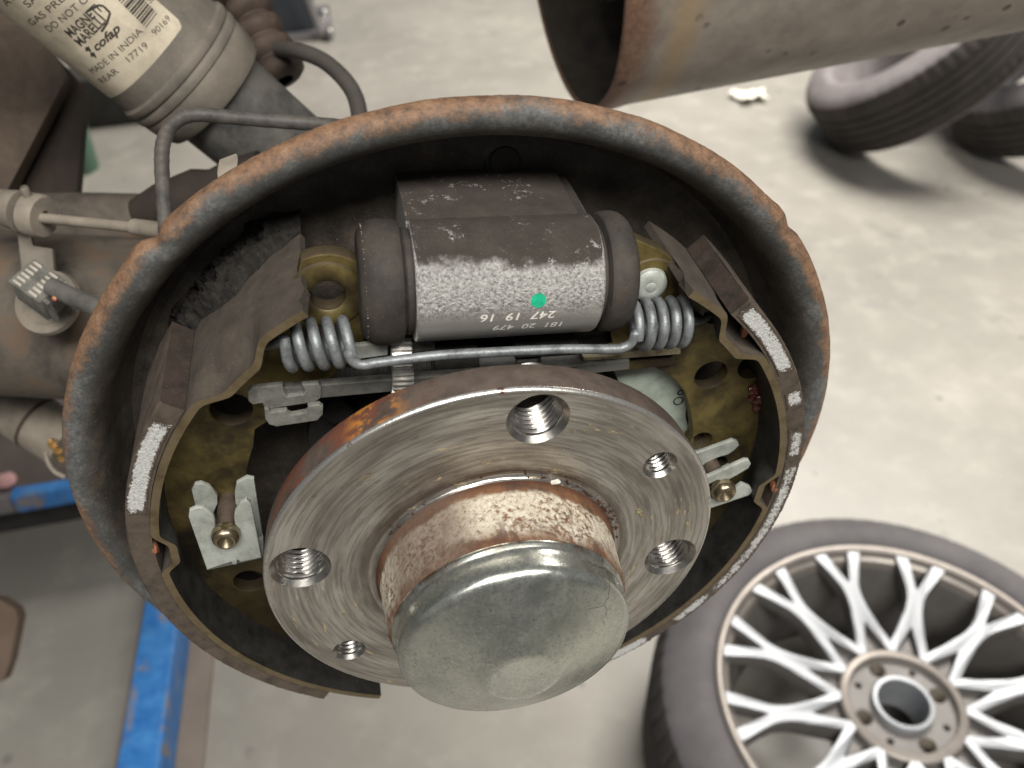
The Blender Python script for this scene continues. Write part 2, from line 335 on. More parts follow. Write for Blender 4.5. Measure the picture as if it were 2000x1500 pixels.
def m_floor():
    m = Mat("concrete_floor"); n1 = m.noise(1.7, 6, .6); n2 = m.noise(11, 8, .68); n3 = m.noise(90, 5, .7); st = m.noise(4.5, 6, .7, .8)
    c = m.ramp(n1, [(.3, srgb(136, 133, 127)), (.7, srgb(160, 156, 148))]); c = m.mix(m.math('MULTIPLY', m.step(n2, .48, .70), .38), c, srgb(176, 172, 163))
    c = m.mix(m.math('MULTIPLY', m.step(st, .57, .72), .42), c, srgb(116, 115, 112)); sp = m.math('MULTIPLY', m.step(m.vor(16), .16, .07), m.step(m.noise(7, 3), .55, .62)); c = m.mix(m.math('MULTIPLY', sp, .6), c, srgb(82, 80, 77))
    c = m.mix(m.math('MULTIPLY', m.step(n3, .55, .72), .22), c, srgb(116, 115, 112))
    m.bump(m.math('ADD', n2, m.math('MULTIPLY', n3, .3)), .12, .002); return m.set(c, m.ramp(n2, [(.3, .30), (.7, .48)]), 0, .5)
def m_rubber(name, a, b, rough=.75):
    m = Mat(name); n1 = m.noise(14, 6, .65); n2 = m.noise(160, 4, .7); c = m.ramp(n1, [(.3, a), (.7, b)])
    m.bump(n2, .2, .001); return m.set(c, rough, 0, .35)
def m_blue():
    m = Mat("chipped_blue_paint"); n1 = m.noise(13, 7, .7, .4); n2 = m.noise(40, 6, .7)
    x = m.xyz(); w = m.math('MULTIPLY', m.step(n1, .50, .58), m.step(m.noise(6, 3, .5, 0, m.stretch(3, .5, 1)), .46, .56))
    c = m.ramp(n2, [(.3, srgb(44, 112, 192)), (.7, srgb(84, 156, 226))]); c = m.mix(w, c, srgb(150, 140, 130)); c = m.mix(m.step(n1, .64, .7), c, srgb(112, 84, 66))
    return m.set(c, .42, 0, .5)
def m_exhaust():
    m = Mat("exhaust_steel"); x = m.xyz(); n1 = m.noise(60, 6, .65); n2 = m.noise(420, 4, .7); n3 = m.noise(14, 4)
    c = m.ramp(n1, [(.3, srgb(120, 112, 104)), (.7, srgb(150, 142, 133))])
    xx = m.math('ADD', x[0], m.math('MULTIPLY', m.math('SUBTRACT', n1, .5), .014))
    rs = m.step(xx, .026, .010); c = m.mix(rs, c, m.ramp(n2, [(.3, srgb(92, 70, 58)), (.7, srgb(130, 102, 84))])); y = m.math('MULTIPLY', m.step(xx, .022, .03), m.step(xx, .046, .032)); c = m.mix(m.math('MULTIPLY', y, .5), c, srgb(162, 136, 98))
    pit = m.math('MULTIPLY', m.step(m.vor(80), .22, .12), m.step(m.noise(26, 3), .46, .56)); c = m.mix(m.math('MULTIPLY', pit, .85), c, srgb(66, 54, 46))
    m.bump(m.math('SUBTRACT', n1, m.math('MULTIPLY', pit, 1.0)), .3, .001); m.bump(n2, .15, .0006); return m.set(c, .55, .35, .45)
def m_label():
    m = Mat("label_paper"); n1 = m.noise(70, 6, .65); n2 = m.noise(500, 5, .7)
    c = m.ramp(n1, [(.3, srgb(146, 136, 120)), (.6, srgb(190, 180, 160)), (.8, srgb(206, 196, 178))]); c = m.mix(m.math('MULTIPLY', m.step(n2, .58, .7), .35), c, srgb(120, 104, 86))
    return m.set(c, .6, 0, .4)
def m_chalk(amount=.5):
    m = Mat("white_chalk"); n1 = m.noise(800, 6, .8); n2 = m.noise(1700, 3, .8); n3 = m.noise(140, 4)
    at_ = m.n('ShaderNodeAttribute'); at_.attribute_name = 'fade'; fd = m.math('MULTIPLY', m.math('SUBTRACT', at_.outputs['Fac'], 1.0), .32)
    k = m.step(m.math('ADD', m.math('ADD', m.math('ADD', fd, m.math('MULTIPLY', n1, .6)), m.math('MULTIPLY', n3, .4)), m.math('MULTIPLY', m.math('SUBTRACT', n2, .5), .5)), amount - .08, amount + .04)
    c = m.mix(k, srgb(80, 71, 63), m.ramp(n2, [(.3, srgb(150, 150, 149)), (.65, srgb(206, 206, 204))])); m.bump(n1, .7, .0008); return m.set(c, .9, 0, .2)
def m_ink():
    m = Mat("label_ink"); n = m.noise(420, 4, .7); return m.set(m.ramp(n, [(.4, srgb(42, 38, 34)), (.75, srgb(74, 66, 56))]), .7)

M = dict(plate=m_plate(), table=m_table(), web=m_web(), cast=m_cast(), flange=m_flange(), side=m_flange_side(), neck=m_neck(), cap=m_cap(),
    floor=m_floor(), blue=m_blue(), exhaust=m_exhaust(), label=m_label(), ink=m_ink(), chalk=m_chalk(.37), chalk2=m_chalk(.495),
    lining=m_dust("lining_dust", srgb(82, 72, 63), srgb(54, 48, 42)), liningend=m_dust("lining_end", srgb(60, 50, 44), srgb(36, 31, 28)),
    boot=m_dust("dusty_rubber", srgb(64, 59, 54), srgb(40, 37, 35), .72, 120, 1200, .3, .25), fuzz=m_dust("black_brake_dust", srgb(40, 37, 34), srgb(17, 16, 15), 1.0, 420, 1800, .25, .9),
    dark=m_dust("oily_steel_and_shade", srgb(46, 45, 43), srgb(22, 21, 20), .55, 160, 900, .2), strut=m_zinc("dull_strut_steel", srgb(104, 103, 98), srgb(56, 55, 51), 170, .5, .4, .5),
    clip=m_zinc("white_zinc", srgb(172, 176, 170), srgb(126, 128, 122), 120, .5, .25, .25), spring=m_zinc("spring_zinc", srgb(128, 132, 134), srgb(78, 80, 81), 260, .45, .4, .85),
    lever=m_zinc("pale_lever_zinc", srgb(166, 176, 164), srgb(128, 136, 126), 150, .5, .2, .25), bright=m_plain("bright_steel", srgb(178, 176, 172), .3, .75, 300, .3, .2),
    fork=m_zinc('fork_zinc', srgb(140, 140, 134), srgb(86, 85, 80), 200, .45, .5, .5), gold=m_zinc("pale_gold_strut_end", srgb(150, 140, 116), srgb(84, 76, 60), 260, .4, .5, .6),
    edge=m_edge(), crumb=m_rim_rust('rust_crumb', [(30, 18, 15), (56, 30, 22), (84, 52, 38)], .85, 900), chalkw=m_plain('pale_flake', srgb(204, 200, 190), .8, 0, 400, .2), soot=m_dust('exhaust_soot', srgb(44, 39, 34), srgb(24, 22, 20), .9, 60, 500, 0), thread=m_plain("cut_thread_steel", srgb(150, 147, 143), .28, .95, 500, .25, .1), pin=m_plain("pin_steel", srgb(150, 136, 112), .25, .9, 300, .4, .2), shaft=m_plain("pin_shaft_brown", srgb(84, 72, 62), .6, .3, 200, .3),
    copper=m_plain("copper_rivet", srgb(158, 104, 78), .5, .4, 300, .35), grease=m_plain("red_grease", srgb(70, 26, 18), .22, 0, 300, .5, .3),
    print=m_plain("white_print", srgb(222, 220, 212), .6, 0, 600, .1, 0), green=m_plain("green_paint_dot", srgb(24, 164, 124), .5, 0, 500, .25, .3),
    damper=m_dust("damper_dusty_grey", srgb(112, 105, 96), srgb(80, 76, 70), .7, 50, 700, .2, .2), dampert=m_dust("damper_dark_tube", srgb(92, 90, 86), srgb(48, 48, 48), .5, 60, 600, .3, .2),
    pipe=m_dust("brake_pipe_plastic", srgb(84, 80, 76), srgb(54, 52, 50), .55, 180, 900, .4, .4), hose=m_plain("rubber_hose", srgb(64, 60, 56), .7, 0, 60, .25),
    bump=m_dust("brown_rubber", srgb(74, 62, 54), srgb(44, 37, 33), .75, 60, 500, .1), axle=m_rim_rust("axle_rust", [(34, 32, 30), (64, 59, 54), (86, 79, 71), (98, 80, 65), (80, 78, 75)], .8, 36),
    bracket=m_rim_rust("bracket_rust", [(42, 36, 31), (64, 54, 46), (84, 72, 62), (98, 86, 74)], .8, 24), bracketd=m_rim_rust("bracket_dark", [(28, 25, 23), (44, 37, 32), (58, 46, 38)], .85, 26),
    cable=m_plain("dusty_cable_end", srgb(122, 114, 103), .75, 0, 70, .35, .35), conn=m_dust("connector_plastic", srgb(110, 108, 102), srgb(60, 60, 58), .6, 120, 800, .3), connl=m_plain("dusty_rib", srgb(164, 158, 148), .8, 0, 120, .15),
    tyre=m_rubber("tyre_rubber", srgb(82, 80, 82), srgb(104, 101, 103)), tread=m_rubber("tread_rubber", srgb(50, 47, 45), srgb(68, 63, 60), .85), tyreb=m_rubber("grey_tyre_rubber", srgb(112, 107, 108), srgb(138, 132, 133)),
    alloy=m_plain("machined_alloy", srgb(150, 153, 158), .42, .4, 40, .06, 0), alloyg=m_plain("grey_wheel_paint", srgb(106, 103, 101), .5, .2, 40, .15, 0), lip=m_plain("dusty_rim_lip", srgb(150, 143, 137), .42, .5, 25, .15, 0),
    rubbermat=m_plain("dark_block", srgb(58, 56, 54), .8, 0, 30, .3), navy=m_plain("navy_panel", srgb(62, 68, 78), .35, .1, 8, .2, 0), steel=m_plain("grey_bracket_steel", srgb(150, 146, 148), .4, .6, 20, .15, 0), plat=m_plain("lift_deck", srgb(98, 88, 84), .7, .1, 12, .3), reflect=m_plain('floor_reflection', srgb(136, 124, 113), .7, .1, 12, .2), wood=m_plain("brown_pad", srgb(98, 82, 70), .8, 0, 20, .25), white=m_plain("white_plastic", srgb(236, 234, 222), .5, 0, 30, .05, 0), greenp=m_plain("green_plastic", srgb(72, 100, 84), .6, 0, 10, .2, 0), brass=m_plain("brass", srgb(196, 156, 96), .3, .8, 300, .3))

# ================================================================== floor
def ground():
    s = 40000
    o = obj("floor", [(-s, -1000 * H, -s), (s, -1000 * H, -s), (s, -1000 * H, s), (-s, -1000 * H, s)], [(0, 1, 2, 3)], M['floor'], loc=(0, -1000 * H, 0)); tag(o, "pale grey workshop concrete floor with stains", kind='structure'); del o['label']
ground()
FY = -1000 * H

# ================================================================== backing plate
def backing_plate():
    prof = [(30, -58), (70, -58), (82, -57.6), (84, -56.2), (88, -55.6), (91, -56.6), (93.5, -55.5), (95.2, -52), (96.6, -47), (97.0, -43), (97.8, -39.6), (99.2, -36.8), (101.2, -34.8), (103.4, -33.9), (105.4, -34.2), (106.8, -35.4), (107.4, -37.2), (107.2, -38.8), (105.5, -39.2), (101.5, -40.5), (99.3, -44), (98.2, -50), (96.5, -57), (92, -60.5), (30, -61.5)]
    def rf(r, t, th, j):
        d = math.degrees(th); 
        if r > 98:
            k = sst(98, 107, r)
            r += k * (.16 * noise.noise(Vector((math.cos(th) * 9, math.sin(th) * 9, 1))) + .10 * noise.noise(Vector((math.cos(th) * 70, math.sin(th) * 40, 5))))
            for c, s, q in ((128.8, 1, .8), (38.6, 1, .5)):     # the two pressed notches in the lip
                r -= k * q * 1.7 * math.exp(-((d - c) / 1.3) ** 2); r += k * q * .9 * math.exp(-((d - c - 3.2 * s) / 2.0) ** 2)
            t += k * .2 * noise.noise(Vector((math.cos(th) * 6, math.sin(th) * 6, 9)))
        return r, t
    t = thing("backing_plate", "round dished brake backing plate with rusty outer lip behind the shoes", "backing plate", (0, 0, -35))
    V, Fc = lathe(prof, (.5, 0, 0), seg=720, rfun=rf)
    obj("plate", V, Fc, M['plate'], t)
    p = at(985, 312, -56); V, Fc = lathe([(0, 1.2), (2.6, 1.1), (3.6, .8), (3.8, .2), (5.0, -.2), (5.2, -1.6)], p, seg=28)
    obj("rubber_plug", V, Fc, M['dark'], t)
backing_plate()

# ================================================================== hub
TH = math.degrees(-.21883); TS = math.degrees(.57453)
def threaded(x, y, R0, R1, R2, pitch, depth, cs):
    V = []; Fc = []; seg = 48; rows = [(R0, .02), (R1, -cs)]; n = int((depth - cs) / pitch * 6)
    for j in range(n + 1): rows.append((None, -cs - j * pitch / 6))
    for i in range(seg):
        a = 2 * math.pi * i / seg
        for r, z in rows:
            if r is None:
                ph = ((z / pitch + a / 2 / math.pi) % 1.0); tri = abs(ph * 2 - 1); tri = min(1, max(0, tri * 1.25 - .12)); k = min(1, (-cs - z) / (pitch * .8)); r = R1 + (R2 - R1) * (tri * k * .9 + .1 * k)
            V.append((x + r * math.cos(a), y + r * math.sin(a), z))
    m = len(rows)
    for i in range(seg):
        k = (i + 1) % seg
        for j in range(m - 1): Fc.append((i * m + j, k * m + j, k * m + j + 1, i * m + j + 1))
    return V, Fc
def hub():
    t = thing("wheel_hub", "machined wheel hub flange with threaded bolt holes and rusty collar", "wheel hub", (0, 0, 0))
    big = [pol(49.08, TH + 90 * k, 0) for k in range(4)]; sm = [pol(49.08, TS + 180 * k, 0) for k in range(2)]
    loops = [circ(0, 0, 57.0, 320), circ(0, 0, 32.1, 200)] + [circ(p[0], p[1], 7.35, 48) for p in big] + [circ(p[0], p[1], 4.4, 48) for p in sm]
    face = fill(loops, 0, 0, zplane(0.02))
    ch = lathe([(57.0, .02), (57.25, -.05), (57.55, -.3), (57.8, -.8), (57.85, -1.0)], (0, 0, 0), seg=320)
    fil = lathe([(32.1, .02), (31.7, .12), (31.3, .42), (31.05, .8), (30.9, 1.1)], (0, 0, 0), seg=200)
    sd = lathe([(57.85, -1.0), (57.8, -3), (57.6, -6), (57.3, -9.3), (56.2, -10.6), (34, -11), (34, -14)], (0, 0, 0), seg=320)
    V, Fc, I = join(face + (0,), ch + (2,), fil + (0,), sd + (1,))
    obj("flange", V, Fc, [M['flange'], M['side'], M['edge']], t, I, sharp=50)
    for p in big:
        v, f = threaded(p[0], p[1], 7.35, 6.1, 5.3, 1.5, 13, 1.2); o = obj("bolt_hole", v, f, M['thread'], t, sharp=25)
    for p in sm:
        v, f = threaded(p[0], p[1], 4.4, 3.5, 3.0, 1.25, 11, 1.0); o = obj("screw_hole", v, f, M['thread'], t, sharp=25, label="smaller threaded screw hole in the flange")
    def rn(r, z, th, j):
        if 2 < z < 17: r += .22 * noise.noise(Vector((math.cos(th) * 7, math.sin(th) * 7, z * .35))) + .12 * noise.noise(Vector((math.cos(th) * 25, math.sin(th) * 25, z * 1.1)))
        return r, z
    prof = [(31.0, .9), (30.5, 1.6), (30.2, 2.4)] + [(30.1 - .05 * k, 3 + k * .75) for k in range(18)] + [(29.0, 16.6), (28.6, 17.3), (27.8, 17.6)]
    V, Fc = lathe(prof, (0, 0, 0), seg=240, rfun=rn); obj("collar", V, Fc, M['neck'], t)
    def rc(r, z, th, j):
        r += .12 * noise.noise(Vector((math.cos(th) * 3, math.sin(th) * 3, z * .2))); z += .10 * noise.noise(Vector((math.cos(th) * r * .12, math.sin(th) * r * .12, 3)))
        d = math.exp(-((math.degrees(th) - 48) / 4) ** 2); 
        if 18 < z < 26: r -= .5 * d * math.exp(-((z - 22.5) / 1.5) ** 2)
        return r, z
    prof = [(27.6, 15.5), (28.4, 16.4), (28.6, 17.4), (28.5, 18.2), (28.0, 18.7), (27.8, 19.4), (27.8, 21), (27.75, 23.2), (27.6, 24.3), (27.1, 25.3), (26.2, 26.0), (25.2, 26.4), (22, 27.8), (18, 29.6), (14, 31.3), (10.5, 32.85), (9.0, 33.5), (8.3, 33.75), (7.7, 33.75), (6, 33.65), (3, 33.65), (.01, 33.65)]
    V, Fc = lathe(prof, (0, 0, 0), seg=160, rfun=rc); obj("grease_cap", V, Fc, M['cap'], t, sharp=60)
    V, Fc = lathe([(33.9, -11.2), (33.9, -30), (37, -34), (37, -46), (46, -48), (46, -57.5), (30, -57.5)], (0, 0, 0), seg=120); obj("bearing_housing", V, Fc, M['dark'], t)
    for d in (30, 105, 150, 200, 290):
        V, Fc = lathe([(0, 5), (4.2, 5), (4.8, 4.2), (4.8, 0)], pol(41, d, -48), seg=6); obj("housing_bolt", V, Fc, M['dark'], t, sharp=20)
    rs = random.Random(3); B = []
    for k in range(70):
        d = rs.gauss(30, 13) if k < 45 else rs.uniform(20, 150); B.append(lump(pol(31.0 + abs(rs.gauss(0, .7)), d, rs.uniform(.1, 1.4)), rs.uniform(.12, .42), 1, .8, seed=k))
    V, Fc, _ = join(*B); obj("rust_crumbs", V, Fc, M['crumb'], t)['kind'] = 'stuff'
    V, Fc = lump(pol(31.6, 62, 1.2), .9, 2, .4, (1.5, .8, .6)); obj("white_flake", V, Fc, M['chalkw'], t)
hub()

# ================================================================== brake shoes
def shoe_table(sgn_dents, a0, a1, ragged):
    """curved steel rim; the front edge dips inwards at the pressed dents"""
    na = 260; zs = [0, .06, .14, .24, .36, .5, .7, .85, 1]; V = []; Fc = []
    def rr(a, z):
        d = 0
        for c, h, dep in sgn_dents: d += dep * sst(h, h * .35, abs(a - c))
        return 84.0 - d * sst(-26, -15, z)
    m = len(zs) * 2
    for i in range(na + 1):
        s = i / na; a = a0 + (a1 - a0) * s
        for lay in (0, 1):
            for k in (zs if lay == 0 else zs[::-1]):
                z = -13.0 - k * 32; aa = a
                if i == 0: aa = a + ragged * (1.1 * noise.noise(Vector((z * .55, 3.1, 0))) + .5 * noise.noise(Vector((z * 1.7, 1, 4))))
                r = rr(a, z) - (0 if lay == 0 else 1.9)
                V.append(pol(r, aa, z))
    for i in range(na):
        for j in range(m):
            j2 = (j + 1) % m; Fc.append((i * m + j, (i + 1) * m + j, (i + 1) * m + j2, i * m + j2))
    Fc.append(tuple(range(m))); Fc.append(tuple(na * m + j for j in range(m)))
    return V, Fc, [1 if len(zs) <= (f % m) < m - 1 else 0 for f in range(na * m)] + [0, 0]  # inner faces take the dark slot: black dust plus painted shade inside the drum
def arcblock(a0, a1, r0, r1, z0, z1, na, rag=0.0):
    V = []; Fc = []; zs = [z0 + (z1 - z0) * k / 4 for k in range(5)]
    ring = [(r0, z0), (r1 - .4, z0), (r1, z0 - .4)] + [(r1, z) for z in zs[1:]] + [(r0, z1)]; m = len(ring)
    for i in range(na + 1):
        a = a0 + (a1 - a0) * i / na
        for r, z in ring:
            q = noise.noise(Vector((a * 1.3, r * .7, z * .6))) * rag; V.append(pol(r + q * .35, a + q * (1.0 if i in (0, na) else 0), z + q * .3))
    for i in range(na):
        for j in range(m):
            j2 = (j + 1) % m; Fc.append((i * m + j, (i + 1) * m + j, (i + 1) * m + j2, i * m + j2))
    Fc.append(tuple(range(m))); Fc.append(tuple(na * m + j for j in range(m)))
    # slots: faces at the two ends and the front use the second material
    idx = [1 if (f % m) in (0, 1) else 0 for f in range(na * m)] + [2, 2]
    return V, Fc, idx
def chalk(a0, a1, r0, r1, z, n):
    V = []; Fc = []; k = 7
    for i in range(n + 1):
        a = a0 + (a1 - a0) * i / n
        for j in range(k):
            e = .35 * noise.noise(Vector((a * 1.9, j * 7.7, 1))); r = r0 + (r1 - r0) * j / (k - 1) + (e if j in (0, k - 1) else 0)
            aa = a + (.5 * noise.noise(Vector((j * 2.3, a0, 2))) if i in (0, n) else 0); V.append(pol(r, aa, z + .12 * noise.noise(Vector((a * 4, j * 1.1, 0)))))
    for i in range(n):
        for j in range(k - 1): Fc.append((i * k + j, (i + 1) * k + j, (i + 1) * k + j + 1, i * k + j + 1))
    return V, Fc
def fade(o):                                          # 0 at the rim of a chalk smear, 1 in its middle
    n = len(o.data.vertices) // 7; at_ = o.data.attributes.new('fade', 'FLOAT', 'POINT')
    for i in range(n):
        for j in range(7): at_.data[i * 7 + j].value = min(1, min(i, n - 1 - i) / 5) * (0 if j in (0, 6) else .75 if j in (1, 5) else 1)
    return o
def arcpts(r, a0, a1, n): return [(r * math.cos(R_(a0 + (a1 - a0) * i / n)), r * math.sin(R_(a0 + (a1 - a0) * i / n))) for i in range(n + 1)]
def shoes():
    # left shoe in the picture
    t = thing("brake_shoe", "brake shoe on the left of the hub with thick dust and one white chalk smear", "brake shoe", pol(75, 178, -29), "pair of brake shoes")
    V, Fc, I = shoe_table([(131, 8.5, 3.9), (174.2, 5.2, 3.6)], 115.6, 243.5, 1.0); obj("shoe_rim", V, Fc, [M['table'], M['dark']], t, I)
    V, Fc, I = arcblock(141.2, 232.5, 84.15, 89.7, -14, -44, 140, .25); obj("lining", V, Fc, [M['lining'], M['lining'], M['liningend']], t, I)
    V, Fc = chalk(144.5, 164.5, 84.9, 89.4, -13.75, 60); fade(obj("chalk_mark", V, Fc, M['chalk'], t))
    hx, hy = at(640, 575, -27)[:2]
    web = arcpts(83.0, 117, 236, 60) + [(-42, -66)] + arcpts(62.5, 236, 154, 40) + [(-54.7, 32.9), (-50.0, 35.6), (-44, 40), (-34, 46), (-25.5, 54)] + [(hx + 10.6 * math.cos(R_(d)), hy + 10.4 * math.sin(R_(d))) for d in range(-38, 118, 8)]
    h = [circ(hx, hy, 3.9), circ(*at(452, 800, -27)[:2], 4.9), circ(*at(487, 1135, -27)[:2], 4.4)]
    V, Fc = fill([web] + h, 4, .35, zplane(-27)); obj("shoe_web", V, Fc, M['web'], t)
    V, Fc = lathe([(3.9, -3), (3.9, .5), (4.4, .9), (7.2, 1.0), (8.2, .6), (8.5, -.1)], (hx, hy, -27), seg=64); obj("web_boss", V, Fc, M['web'], t)
    V, Fc = lump(pol(84.3, 173.6, -15.2), 2.0, 2, .3, (.6, 1.1, .8)); obj("copper_rivet", V, Fc, M['copper'], t)
    # right shoe in the picture
    t = thing("brake_shoe", "brake shoe on the right of the hub with several white chalk bars and red grease", "brake shoe", pol(75, 2, -29), "pair of brake shoes")
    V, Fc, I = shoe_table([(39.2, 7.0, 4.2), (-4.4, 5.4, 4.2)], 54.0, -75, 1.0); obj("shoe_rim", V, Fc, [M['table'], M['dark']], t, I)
    V, Fc, I = arcblock(44.3, -73, 84.15, 89.7, -14, -44, 170, .25); obj("lining", V, Fc, [M['lining'], M['lining'], M['liningend']], t, I)
    for a0, a1, mt in ((43.6, 26.0, 'chalk'), (21.2, 17.0, 'chalk'), (11.3, 3.5, 'chalk2'), (2.8, -47.5, 'chalk2'), (-53.5, -73, 'chalk')):
        V, Fc = chalk(a0, a1, 85.0, 89.3, -13.72, int(abs(a0 - a1) * 3) + 4); fade(obj("chalk_mark", V, Fc, M[mt], t))
    q = lambda x, y: tuple(at(x, y, -27)[:2])
    web = [(34, 58), (33.5, 66), (35.5, 72.5), (39.5, 74.6), (46.3, 70.6), (51.1, 66.2)] + arcpts(83.0, 50, -70, 60) + [(22, -72)] + arcpts(62.5, -70, 20, 40) + [(57.5, 24.5), (54.8, 28.6), (51.4, 32.2), (46, 36), (40.3, 39.2), (36, 44), (35, 51)]
    h = [circ(*q(1389, 733), 4.6), circ(*q(1470, 716), 4.6), circ(*q(1398, 612), 3.6), circ(*q(1370, 862), 3.2), circ(*q(1400, 908), 3.4)]
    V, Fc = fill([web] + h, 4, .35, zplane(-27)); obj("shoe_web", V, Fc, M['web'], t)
    V, Fc = fill([pxl([(1205, 716), (1215, 704), (1318, 697), (1320, 704), (1310, 712), (1225, 722)], -25.9)], 1.6, .3, zplane(-25.4)); obj("web_ledge", V, Fc, M['web'], t)
    rx, ry = q(1268, 556); V, Fc = lathe([(4.7, .1), (5, .5), (7.2, .5), (7.5, 0)], (rx, ry, -27), seg=48); obj("web_boss", V, Fc, M['web'], t)
    V, Fc, _ = join(*[lump(at(1478 + dx, 760 + dy, -26.4), s, 3, .45, (1, 1, .5), k) for k, (dx, dy, s) in enumerate(((0, 0, 2.2), (12, -14, 1.8), (18, 18, 2.1), (2, 34, 1.9), (20, 52, 1.7), (-6, 18, 1.5), (12, 66, 1.3), (8, 20, 2.4)))])
    obj("grease_smear", V, Fc, M['grease'], t)
    V, Fc = lump(pol(84.6, -4.6, -15.4), 2.0, 2, .3, (.6, 1.2, .8)); obj("copper_rivet", V, Fc, M['copper'], t)
    V, Fc = lump(pol(83.6, 36.6, -18.6), 1.9, 2, .4, (.5, 1.4, .5)); obj("rust_spot", V, Fc, M['copper'], t)
shoes()
def dust_heap():                                      # fluffy black dust lying on the upper rim end against the plate
    edge = [(565, 462), (520, 500), (478, 540), (455, 572), (420, 600), (385, 622), (372, 648), (345, 652)]
    E = [atcyl(x, y, 85) for x, y in edge]; V = []; Fc = []; na, nz = 150, 46
    def zf(a):
        E2 = sorted(E)
        for (a0, z0), (a1, z1) in zip(E2, E2[1:]):
            if a0 <= a <= a1: return z0 + (z1 - z0) * (a - a0) / (a1 - a0)
        return E2[0][1] if a < E2[0][0] else E2[-1][1]
    a0, a1 = 115.4, max(e[0] for e in E) + .6
    for i in range(na + 1):
        a = a0 + (a1 - a0) * i / na; z0 = zf(a) + .9 * noise.noise(Vector((a * .35, 0, 0)))
        for j in range(nz + 1):
            s = j / nz; z = z0 + (-57.5 - z0) * s
            hgt = (2.6 * sst(0, .22, s) + 1.0 * s) * sst(1.0, .95, i / na) * sst(0, .16, i / na)
            nn = noise.fractal(Vector((a * 1.47 * .28, z * .28, 0)), .8, 2.1, 5); n2 = noise.noise(Vector((a * 1.47 * .9, z * .9, 4)))
            V.append(pol(84.05 + hgt * (1 + .7 * nn) + .45 * n2 * sst(0, .12, s) * sst(0, .1, i / na), a, z + .3 * n2))
    for i in range(na):
        for j in range(nz):
            b = i * (nz + 1) + j; Fc.append((b, b + nz + 1, b + nz + 2, b + 1))
    o = obj("brake_dust", V, Fc, M['fuzz']); tag(o, "heap of fluffy black brake dust lying above the left shoe", "brake dust", kind='stuff')
dust_heap()

